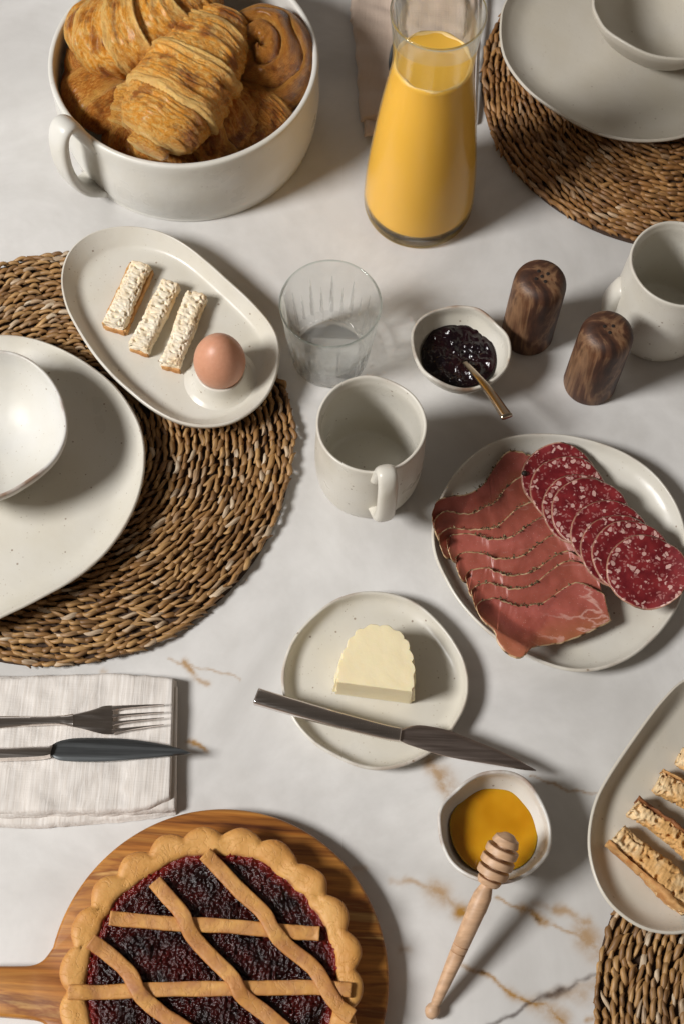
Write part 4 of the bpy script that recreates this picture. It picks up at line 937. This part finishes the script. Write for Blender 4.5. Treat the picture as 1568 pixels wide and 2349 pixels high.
napkin('folded white linen napkin with fork and knife on it, at the left edge', [
    ('lower_fold', [(-260, 70), (300, 62), (900, 62), (1205, 90)], [(-260, 1075), (200, 1104), (480, 1086), (900, 1050), (1204, 1008)], 0.0008, 0.0050, 1),
    ('middle_fold', [(-250, 66), (300, 56), (900, 56), (1206, 130)], [(-250, 1030), (200, 1030), (600, 1018), (900, 1010), (1198, 985)], 0.0055, 0.0048, 2),
    ('upper_fold', [(-270, 68), (0, 70), (250, 60), (500, 48), (800, 46), (1000, 58), (1187, 72)], [(-270, 1015), (0, 1012), (250, 1010), (500, 1000), (750, 1000), (1000, 975), (1163, 905)], 0.0098, 0.0050, 3)],
    z9, M_LIN, 'folded cloth napkins', z9([(500, 550)], 0)[0])
ZF = 0.0175
fk = thing('fork', 'steel four-tined fork on the white napkin', 'fork', tuple(z9([(500, 370)], ZF)[0]) + (ZF,))
flatware('handle', [(-120, 345), (100, 345), (300, 346), (400, 340), (450, 336), (500, 328)], [(-120, 440), (100, 418), (300, 406), (400, 404), (450, 408), (500, 418)], ZF + 0.001, ZF + 0.003, 0.0026, M_STEEL, fk, z9, crown=0.0006)
flatware('head', [(500, 328), (560, 316), (640, 298), (700, 278), (735, 273), (770, 272)], [(500, 418), (560, 430), (640, 452), (700, 466), (735, 469), (770, 469)], ZF + 0.003, ZF + 0.0005, 0.0022, M_STEEL, fk, z9, crown=-0.0005)
for r0_, r1_, t0_, t1_, x0 in ((272, 312, 262, 270, 765), (333, 361, 313, 322, 770), (381, 411, 352, 360, 770), (432, 469, 398, 407, 765)):
    flatware('tine', [(x0, r0_), (850, r0_ + (t0_ - r0_) * 0.25), (1000, r0_ + (t0_ - r0_) * 0.65), (1118, t0_ + 3)], [(x0, r1_), (850, r1_ + (t1_ - r1_) * 0.38), (1000, r1_ + (t1_ - r1_) * 0.75), (1118, t1_ - 1)], ZF + 0.0006, ZF + 0.0035, 0.0020, M_STEEL, fk, z9, n=24, mm=7)
k2 = thing('table_knife', 'steel knife with dark pointed blade on the white napkin below the fork', 'knife', tuple(z9([(500, 590)], ZF)[0]) + (ZF,), 'table knives')
flatware('handle', [(-120, 560), (60, 560), (200, 553), (330, 548), (372, 532)], [(-120, 652), (60, 645), (200, 640), (300, 632), (345, 622)], ZF + 0.003, ZF + 0.003, 0.0060, M_STEEL, k2, z9, crown=0.001)
flatware('blade', [(335, 580), (380, 526), (470, 500), (560, 493), (700, 494), (860, 500), (1000, 518), (1150, 545), (1240, 570), (1297, 594)], [(337, 612), (400, 642), (470, 650), (560, 654), (700, 652), (860, 642), (1000, 630), (1150, 616), (1240, 606), (1297, 597)], ZF + 0.0025, ZF + 0.0025, 0.0020, M_BLADE2, k2, z9)

# napkin behind the carafe
z14 = lambda pts, z: outline(pts, z, 781, 0, 0.2509)
napkin('folded brown cloth napkin behind the carafe', [
    ('lower_fold', [(215, 1240), (200, 1000), (160, 600), (110, 0), (60, -500)], [(1180, 1090), (1190, 900), (1220, 400), (1240, 0), (1260, -500)], 0.0008, 0.0050, 6),
    ('upper_fold', [(180, 1075), (165, 900), (150, 600), (112, 250), (88, 150), (90, 0), (60, -480)], [(1120, 1060), (1130, 900), (1140, 400), (1160, 0), (1180, -480)], 0.0052, 0.0060, 7)],
    z14, M_LIN2, 'folded cloth napkins', z14([(600, 300)], 0)[0])
k3 = thing('table_knife', 'steel table knife on the brown napkin, dark blade left of the carafe', 'knife', tuple(z14([(480, 200)], 0.013)[0]) + (0.013,), 'table knives')
flatware('blade', [(440, 640), (436, 560), (450, 470), (470, 405), (500, 370)], [(450, 645), (500, 600), (540, 520), (560, 430), (560, 370)], 0.0145, 0.0145, 0.002, M_BLADE2, k3, z14, n=30)
flatware('handle', [(500, 372), (480, 200), (470, 0), (455, -400)], [(556, 372), (560, 200), (555, 0), (545, -400)], 0.0155, 0.0165, 0.005, M_STEEL, k3, z14, crown=0.0006)
k4 = thing('fork', 'steel fork handle end showing beyond the right side of the carafe', 'fork', tuple(z14([(1230, 600)], 0.010)[0]) + (0.010,))
flatware('handle', [(1222, 1130), (1215, 1000), (1222, 600), (1240, 200), (1250, -300)], [(1238, 1128), (1248, 1000), (1262, 600), (1284, 200), (1300, -300)], 0.0035, 0.012, 0.0026, M_STEEL, k4, z14, crown=0.0006)

# ------------------------------------------------------------------ teaspoon
ts = thing('teaspoon', 'small steel teaspoon standing in the black jam', 'spoon', tuple(z5([(365, 790)], 0.025)[0]) + (0.025,))
sa = P(910.2 + 0.4194 * 362, 499.1 + 0.4194 * 785, 0.0235); sb = P(910.2 + 0.4194 * 600, 499.1 + 0.4194 * 1092, 0.068)
path = [sa + (sb - sa) * u + np.array([0, 0, 0.004 * math.sin(math.pi * u)]) for u in np.linspace(0, 1, 30)]
v, f = tube(path, [0.0026 + 0.0024 * (i / 29) ** 1.2 for i in range(30)], 14, flat=0.36, power=3.0)
mesh('handle', v, f, M_BRASS, ts, loc=path[15])
dirv = (sb - sa) / np.linalg.norm(sb - sa); pp = [sa - np.array([dirv[0], dirv[1], 0]) * u * 0.030 - np.array([0, 0, 0.003 + 0.004 * u]) for u in np.linspace(0, 1, 16)]
v, f = tube([p - np.array([0, 0, 0.002]) for p in pp], [0.0022 + 0.0085 * math.sin(math.pi * min(i / 15 * 0.97 + 0.02, 1)) ** 0.8 for i in range(16)], 14, flat=0.3)
mesh('spoon_bowl', v, f, M_BRASS, ts, loc=pp[8])

# ------------------------------------------------------------------ ham and salami
FZ = 0.0066
ham_edges = [
    [(48, 575), (80, 490), (170, 455), (260, 440), (350, 390), (395, 330), (430, 270), (510, 188), (640, 215), (760, 300)],
    [(62, 612), (90, 570), (150, 545), (290, 557), (360, 520), (430, 490), (480, 420), (520, 383), (600, 340), (740, 420)],
    [(90, 695), (130, 660), (180, 645), (280, 655), (380, 650), (450, 628), (540, 545), (600, 508), (680, 490), (800, 590)],
    [(138, 722), (170, 685), (250, 676), (330, 690), (400, 712), (520, 700), (600, 650), (680, 592), (740, 575), (860, 680)],
    [(190, 835), (215, 800), (290, 790), (370, 800), (440, 830), (580, 815), (680, 745), (760, 690), (820, 690), (920, 780)],
    [(252, 935), (280, 900), (370, 885), (430, 905), (500, 930), (640, 910), (730, 850), (830, 790), (900, 800), (985, 880)],
    [(285, 1018), (320, 990), (380, 975), (450, 985), (530, 1008), (650, 985), (760, 900), (850, 846), (960, 860), (1060, 962)],
    [(315, 1112), (350, 1080), (420, 1065), (500, 1088), (570, 1110), (660, 1100), (720, 1090), (850, 1000), (920, 970), (1000, 995), (1085, 1045)]]
ham_lab = ['bottom ham slice, its ragged upper edge nearest the top of the plate', 'second ham slice from the upper left of the fan', 'third ham slice from the upper left of the fan', 'fourth ham slice from the upper left of the fan',
           'fourth ham slice counting up from the fully shown one', 'third ham slice counting up from the fully shown one', 'ham slice directly beneath the fully shown top slice', 'topmost cured ham slice, shown whole at the front of the fan']
def lift(x, y):
    q = np.interp(math.atan2(y - pC[0][1], x - pC[0][0]), np.linspace(-math.pi, math.pi, len(pC[1]), endpoint=False), pC[1])
    k = math.hypot(x - pC[0][0], y - pC[0][1]) / q
    return 0.0165 * min(1, max(0, (k - 0.80) / 0.20)) ** 1.3
def z6l(pts, z):
    out = []
    for p in pts:
        a = z6([p], z)[0]
        for _ in range(4): a = z6([p], z + lift(*a))[0]
        out.append(a)
    return np.array(out)
for i, U in enumerate(ham_edges):
    z = FZ + 0.0021 * i + 0.0004
    if i < 7:
        a0, b0 = U[0]; Wc = [(a0 + 4, b0 + 14), (a0 + 16, b0 + 62), (a0 + 52, b0 + 125)] + [(a + 58 + 12 * math.sin(j), b + 175 + (25 if j > 4 else 0)) for j, (a, b) in enumerate(U) if j > 1]
        if i == 6: Wc[-1] = (1090, 1065); Wc[-2] = (1000, 1100)
    else:
        Wc = [(328, 1150), (365, 1205), (425, 1258), (450, 1330), (500, 1390), (560, 1418), (605, 1405), (670, 1350), (850, 1322), (1000, 1262), (1132, 1192)]
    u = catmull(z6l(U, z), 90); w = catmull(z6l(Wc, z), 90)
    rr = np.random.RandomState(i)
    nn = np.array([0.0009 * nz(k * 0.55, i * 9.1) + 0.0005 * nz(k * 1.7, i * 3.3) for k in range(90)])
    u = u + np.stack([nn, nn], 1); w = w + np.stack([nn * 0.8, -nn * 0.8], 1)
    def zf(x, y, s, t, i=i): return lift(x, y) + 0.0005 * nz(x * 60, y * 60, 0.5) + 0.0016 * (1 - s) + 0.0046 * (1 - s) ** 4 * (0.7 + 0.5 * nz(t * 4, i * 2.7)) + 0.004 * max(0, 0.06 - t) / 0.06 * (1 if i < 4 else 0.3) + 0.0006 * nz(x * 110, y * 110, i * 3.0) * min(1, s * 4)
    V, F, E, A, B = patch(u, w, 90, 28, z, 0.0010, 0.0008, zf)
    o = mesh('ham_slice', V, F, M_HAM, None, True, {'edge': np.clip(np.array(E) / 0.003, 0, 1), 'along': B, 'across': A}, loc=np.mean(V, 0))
    CV = []; CF = []
    for q in range(46):
        tq = np.clip(rr.normal(0.52, 0.13), 0.12, 0.9) if q < 34 else rr.uniform(0.05, 0.95)
        cq = u[int(tq * 89)] + rr.normal(0, 0.0006, 2); sz = rr.uniform(0.0003, 0.00085); cz = z + zf(cq[0], cq[1], 0.0, tq) + 0.0010; b0_ = len(CV)
        for _ in range(6): CV.append((cq[0] + rr.normal(0, sz), cq[1] + rr.normal(0, sz), cz + abs(rr.normal(0, sz * 0.7))))
        CF += [(b0_, b0_ + 1, b0_ + 2), (b0_, b0_ + 2, b0_ + 3), (b0_ + 1, b0_ + 4, b0_ + 2), (b0_ + 3, b0_ + 5, b0_ + 4), (b0_, b0_ + 4, b0_ + 5), (b0_ + 2, b0_ + 5, b0_ + 3)]
    cc = mesh('pepper_crust', CV, CF, M_HERB, None, False); cc.parent = o; cc.matrix_parent_inverse = Matrix.Translation(o.location).inverted(); cc['kind'] = 'stuff'
    tag(o, ham_lab[i], 'ham slice', 'cured ham slices fanned on the plate')
sal = [(820, 347), (872, 415), (945, 525), (1002, 548), (1120, 685), (1180, 775), (1250, 810), (1340, 900)]
sal_lab = ['uppermost salami slice, bearing the peppercorn', 'second salami slice from the peppercorn end', 'third salami slice from the peppercorn end', 'fourth salami slice from the peppercorn end',
           'fourth salami slice from the whole one at the right edge', 'third salami slice from the whole one at the right edge', 'salami slice directly beneath the whole one at the right edge', 'salami slice shown whole, on top at the right edge of the plate']
for i, (a, b) in enumerate(sal):
    z = FZ + 0.0098 + 0.0026 * i
    c = z6([(a, b)], z)[0]; n = 140; m2 = 24; rs = []; ED = []; rad = 0.0325
    th = np.linspace(0, 2 * math.pi, n, endpoint=False)
    rr = np.array([rad * (1 + 0.022 * nz(math.cos(t) * 1.3, math.sin(t) * 1.3, i * 4) + 0.010 * nz(math.cos(t) * 7, math.sin(t) * 7, i * 4 + 1) + 0.006 * nz(math.cos(t) * 22, math.sin(t) * 22, i)) for t in th])
    for lay in (0, 1):
        for k in range(m2 + 1):
            s = k / m2 if lay == 0 else 1 - k / m2
            edge = math.sqrt(max(0, 1 - max(0, (s - 0.97) / 0.03) ** 2))
            ring = []
            for q, t in zip(rr, th):
                x, y = c[0] + q * s * math.cos(t) + 1e-5 * math.cos(t), c[1] + q * s * math.sin(t) + 1e-5 * math.sin(t)
                und = 0.0006 * nz(x * 55, y * 55, 0.5) + 0.0009 * s ** 5 * math.sin(5 * t + i * 1.7) + 0.0006 * s ** 8 + lift(x, y) * 0.6
                ring.append((x, y, z + und + (0.0011 * edge if lay == 0 else 0.0)))
                ED.append(min(1, (1 - s) * 0.0325 / 0.003))
            rs.append(ring)
    v, f = rings(rs, cap0=True, cap1=True)
    o = mesh('salami_slice', v, f, M_SALAMI, None, True, {'edge': ED}, loc=(c[0], c[1], z))
    # turned so that the marbling differs from slice to slice (shape kept in place)
    ang = i * 1.3; Rm = Matrix.Rotation(ang, 4, 'Z'); o.data.transform(Rm.inverted()); o.rotation_euler = (0, 0, ang)
    tag(o, sal_lab[i], 'salami slice', 'overlapping salami slices on the plate')
pc = z6([(606, 311)], 0.018)[0]
v, f = lathe_axis((pc[0], pc[1], 0.0172), (pc[0], pc[1], 1), [(0.0024 * (1 - math.cos(math.pi * i / 12)), 0.0024 * math.sin(math.pi * i / 12)) for i in range(13)], 18)
tag(mesh('peppercorn', v, f, M_PEP, loc=(pc[0], pc[1], 0.0132)), 'black peppercorn at the edge of the uppermost salami slice', 'peppercorn')

# ------------------------------------------------------------------ honey dipper
dp = thing('honey_dipper', 'wooden honey dipper leaning on the rim of the honey bowl', 'honey dipper', P(990, 2318, 0))
A0 = P(990, 2320, 0.0062); B0 = P(1165, 1918, 0.0655); LL = np.linalg.norm(B0 - A0); hs = LL - 0.0395
pr = [(-0.0056, 0.0005), (-0.0048, 0.0030), (-0.002, 0.0050), (0.0008, 0.0056), (0.0036, 0.0048), (0.0055, 0.0034), (0.0062, 0.0032), (0.007, 0.0036), (0.02, 0.0045), (0.042, 0.0056), (0.0475, 0.0058), (0.048, 0.0052), (0.0485, 0.0058), (0.0530, 0.0060), (0.0535, 0.0054), (0.054, 0.0060), (0.08, 0.0068), (hs - 0.018, 0.0072), (hs - 0.008, 0.0068), (hs - 0.003, 0.0054), (hs, 0.0044), (hs + 0.001, 0.0044)]
v, f = lathe_axis(A0, B0, pr, 32); o = mesh('handle', v, f, M_DIP, dp, loc=A0)
o.modifiers.new('es', 'EDGE_SPLIT').split_angle = R(50)
hr = [0.0092, 0.0118, 0.0125, 0.0122, 0.0102]
cur = hs; ph_ = [(cur, 0.0044), (cur + 0.001, 0.0075)]
for i, q in enumerate(hr):
    a0 = cur + (0.0022 if i == 0 else 0); b0 = cur + 0.0056
    ph_ += [(a0, q * (0.90 if i == 0 else 0.96)), (a0 + 0.0006, q * (0.94 if i == 0 else 1.0)), (b0 - 0.0006, q if i < 4 else q * 0.86)]
    ph_ += [(b0, q * 0.96 if i < 4 else q * 0.72)]
    if i < 4: ph_ += [(b0 + 0.0001, 0.0052), (b0 + 0.0025, 0.0052)]
    cur = b0 + 0.0026
ph_ += [(cur, 0.004), (cur + 0.0006, 0.001)]
v, f = lathe_axis(A0, B0, ph_, 36); o = mesh('grooved_head', v, f, M_DIP, dp, loc=A0 + (B0 - A0) * 0.9)
o.modifiers.new('es', 'EDGE_SPLIT').split_angle = R(35)

# ------------------------------------------------------------------ board and pie
BC = P(501, 2246, 0.018)[:2]; BR = 0.1238
def board():
    hy = [P(20, 2215, 0.018)[1], P(20, 2334, 0.018)[1]]
    yc = 0.5 * (hy[0] + hy[1]) - BC[1]; hw = 0.5 * abs(hy[0] - hy[1])
    pts = []
    a_up = math.pi - 0.40; a_dn = -math.pi + 0.40 + 0.0
    ya, yb = yc + hw, yc - hw
    for a in np.linspace(-math.pi + math.asin(min(1, abs((yb - 0.012) / BR))), math.pi - math.asin(min(1, (ya + 0.014) / BR)), 150):
        pts.append((BR * math.cos(a), BR * math.sin(a)))
    e = pts[-1]; s = pts[0]
    f1 = catmull([e, (e[0] - 0.006, ya + 0.005), (e[0] - 0.014, ya + 0.001), (e[0] - 0.026, ya)], 14)
    pts += [tuple(q) for q in f1[1:]]
    pts += [(-BR - 0.10, ya - 0.003), (-BR - 0.125, ya - 0.012), (-BR - 0.13, yc), (-BR - 0.125, yb + 0.012), (-BR - 0.10, yb + 0.003)]
    f2 = catmull([(s[0] - 0.026, yb), (s[0] - 0.014, yb - 0.001), (s[0] - 0.006, yb - 0.004), s], 14)
    pts += [tuple(q) for q in f2[:-1]]
    pts = np.array(pts); n = len(pts)
    nx = np.roll(pts, -1, 0) - np.roll(pts, 1, 0); nr = np.stack([nx[:, 1], -nx[:, 0]], 1); nr /= np.linalg.norm(nr, axis=1)[:, None]
    rs = []
    for z, off in [(0.0, -0.0025), (0.0006, -0.0010), (0.0025, 0), (0.0155, 0), (0.0172, -0.0007), (0.018, -0.0024)]:
        q = pts + nr * off; rs.append([(BC[0] + a, BC[1] + b, z) for a, b in q])
    v, f = rings(rs, cap0=True, cap1=True)
    f = [q for q in f]
    o = tag(mesh('cutting_board', v, f, M_BOARD, loc=(BC[0], BC[1], 0)), 'round acacia cutting board with handle at left, under the tart', 'cutting board')
board()
def tart():
    zb, zt = 0.0182, 0.0385
    pc = P(484, 2246, zt)[:2]; R0 = 0.1095
    t = thing('tart', 'lattice-topped red jam tart with scalloped crust on the round board', 'tart', (pc[0], pc[1], zb))
    n = 440; th = np.linspace(0, 2 * math.pi, n, endpoint=False); ns = 22
    sc = np.abs(np.cos(th * ns / 2 + 0.35 + 0.25 * np.sin(th * 3)))
    irr = np.array([nz(math.cos(a) * 2.2, math.sin(a) * 2.2, 3) for a in th]); irr2 = np.array([nz(math.cos(a) * 9, math.sin(a) * 9, 3) for a in th])
    Ro = R0 * (0.935 + 0.060 * sc ** 0.85 + 0.016 * irr + 0.008 * irr2); Ri = 0.0885 * (1 + 0.035 * irr + 0.022 * irr2 - 0.01 * np.sin(th))
    rs = []; BK = []; ST = []
    prof = [(-0.92, zb, 0.8), (-0.93, zb + 0.002, 0.8), (-0.955, zb + 0.010, 0.8), (-0.985, zt - 0.006, 0.6), (-0.998, zt - 0.0025, 0.75), (-0.996, zt + 0.0002, 0.9), (-0.985, zt + 0.0018, 0.6), (-0.935, zt + 0.0030, 0.2)]
    for s, z, bk in prof:
        rs.append(np.stack([pc[0] + Ro * -s * np.cos(th), pc[1] + Ro * -s * np.sin(th), z + 0.0012 * irr2 * (1 if z > zt - 0.01 else 0) - 0.0010 * (1 - sc) ** 2 * (1 if z > zt - 0.004 else 0)], 1)); BK += [bk] * n; ST += [0] * n
    for u, z, st in [(0.25, zt + 0.0032, 0), (0.45, zt + 0.0030, 0), (0.65, zt + 0.0025, 0), (0.85, zt + 0.0016, 0.15), (0.96, zt + 0.0002, 0.6), (1.0, zt - 0.0018, 0.9), (1.02, zt - 0.0065, 1.0)]:
        Rs = Ro * 0.935 * (1 - min(1, u * 3)) + R0 * 0.91 * min(1, u * 3); rad = Rs * (1 - u) + Ri * u
        rs.append(np.stack([pc[0] + rad * np.cos(th), pc[1] + rad * np.sin(th), z - 0.0012 + 0.0014 * irr2 - 0.0006 * (1 - sc) ** 2 * (1 - u)], 1)); BK += [0.12] * n; ST += [st] * n
    v, f = rings(rs, cap0=True)
    mesh('crust', v, [q[::-1] for q in f], M_DOUGH, t, True, {'bake': BK, 'stain': ST}, loc=(pc[0], pc[1], zb))
    # filling: real lumps, dense net
    n2 = 640; m2 = 210; th2 = np.linspace(0, 2 * math.pi, n2, endpoint=False); Rf = np.interp(th2, th, Ri) + 0.002; rs = []; RR = []
    for i in range(m2 + 1):
        s = i / m2; ring = []
        for a, q in zip(th2, Rf):
            x, y = q * s * math.cos(a) + 1e-5 * math.cos(a), q * s * math.sin(a) + 1e-5 * math.sin(a)
            z = zt - 0.0026 + 0.0012 * nz(x * 120, y * 120, 1) + 0.0022 * abs(nz(x * 230, y * 230, 7)) + 0.0015 * nz(x * 430, y * 430, 9)
            ring.append((pc[0] + x, pc[1] + y, z)); RR.append(max(0, (s - 0.90) / 0.10))
        rs.append(ring)
    v, f = rings(rs); f.append(tuple(range(n2))[::-1])
    mesh('jam_filling', v, f, M_PIEJAM, t, True, {'rimred': RR}, loc=(pc[0], pc[1], zt))
    def strip(pts, zfun, w, sd, bake):
        c = catmull(z10(pts, zt + 0.003), 70); k = len(c); rs = []
        for i in range(k):
            tn = c[min(i + 1, k - 1)] - c[max(i - 1, 0)]; tn /= np.linalg.norm(tn); s = np.array([-tn[1], tn[0]])
            ww = w * (1 + 0.10 * nz(i * 0.16, sd) + 0.04 * nz(i * 0.9, sd)); z = zfun(c[i])
            ring = []
            for j in range(20):
                a = 2 * math.pi * j / 20; x = ww * math.copysign(abs(math.cos(a)) ** 0.6, math.cos(a)); h = 0.0019 * math.copysign(abs(math.sin(a)) ** 0.6, math.sin(a))
                ring.append((c[i][0] + s[0] * x, c[i][1] + s[1] * x, z + h + 0.0004 * nz(i * 0.4, j * 0.5, sd)))
            rs.append(ring)
        v, f = rings(rs, cap0=True, cap1=True); nv = len(v)
        st = [0.30 + 0.5 * max(0, nz(v_[0] * 45, v_[1] * 45, sd)) for v_ in v]
        mesh('lattice_strip', v, f, M_DOUGH, t, True, {'bake': [bake + 0.5 * abs(math.cos(2 * math.pi * (q % 20) / 20)) ** 4 for q in range(nv)], 'stain': st}, loc=v.mean(0))
    hs_ = [[(435, 492), (560, 503), (700, 515), (780, 517), (900, 523), (1040, 536), (1110, 543), (1180, 548), (1262, 553)], [(272, 786), (400, 785), (540, 778), (700, 772), (900, 770), (1100, 767), (1250, 766), (1388, 778)], [(300, 1045), (600, 1040), (1000, 1035), (1300, 1030)]]
    ds_ = [[(812, 240), (870, 300), (950, 385), (1040, 470), (1080, 540), (1130, 600), (1240, 690), (1300, 790), (1345, 850), (1392, 885)], [(612, 348), (660, 405), (720, 475), (760, 560), (840, 650), (920, 730), (960, 800), (1050, 870), (1120, 930), (1220, 1010), (1300, 1090)], [(362, 585), (430, 635), (510, 710), (560, 800), (640, 870), (730, 930), (840, 1000), (1000, 1100)]]
    hw = [catmull(z10(h, zt), 120) for h in hs_]
    def base_z(p): return zt + 0.0012 + 0.0034 * min(1, max(0, (np.hypot(*(p - pc)) - 0.079) / 0.012))
    for i, h in enumerate(hs_): strip(h, base_z, 0.0052, 3 + i, 0.25)
    def over(p):
        dmin = min(np.min(np.hypot(q[:, 0] - p[0], q[:, 1] - p[1])) for q in hw)
        return base_z(p) + 0.0012 + 0.0030 * math.exp(-(dmin / 0.0085) ** 2)
    for i, h in enumerate(ds_): strip(h, over, 0.0056, 9 + i, 0.35)
tart()
print('objects', len(bpy.data.objects), 'tris', sum(len(o.data.loops) - 2 * len(o.data.polygons) for o in bpy.data.objects if o.type == 'MESH'))
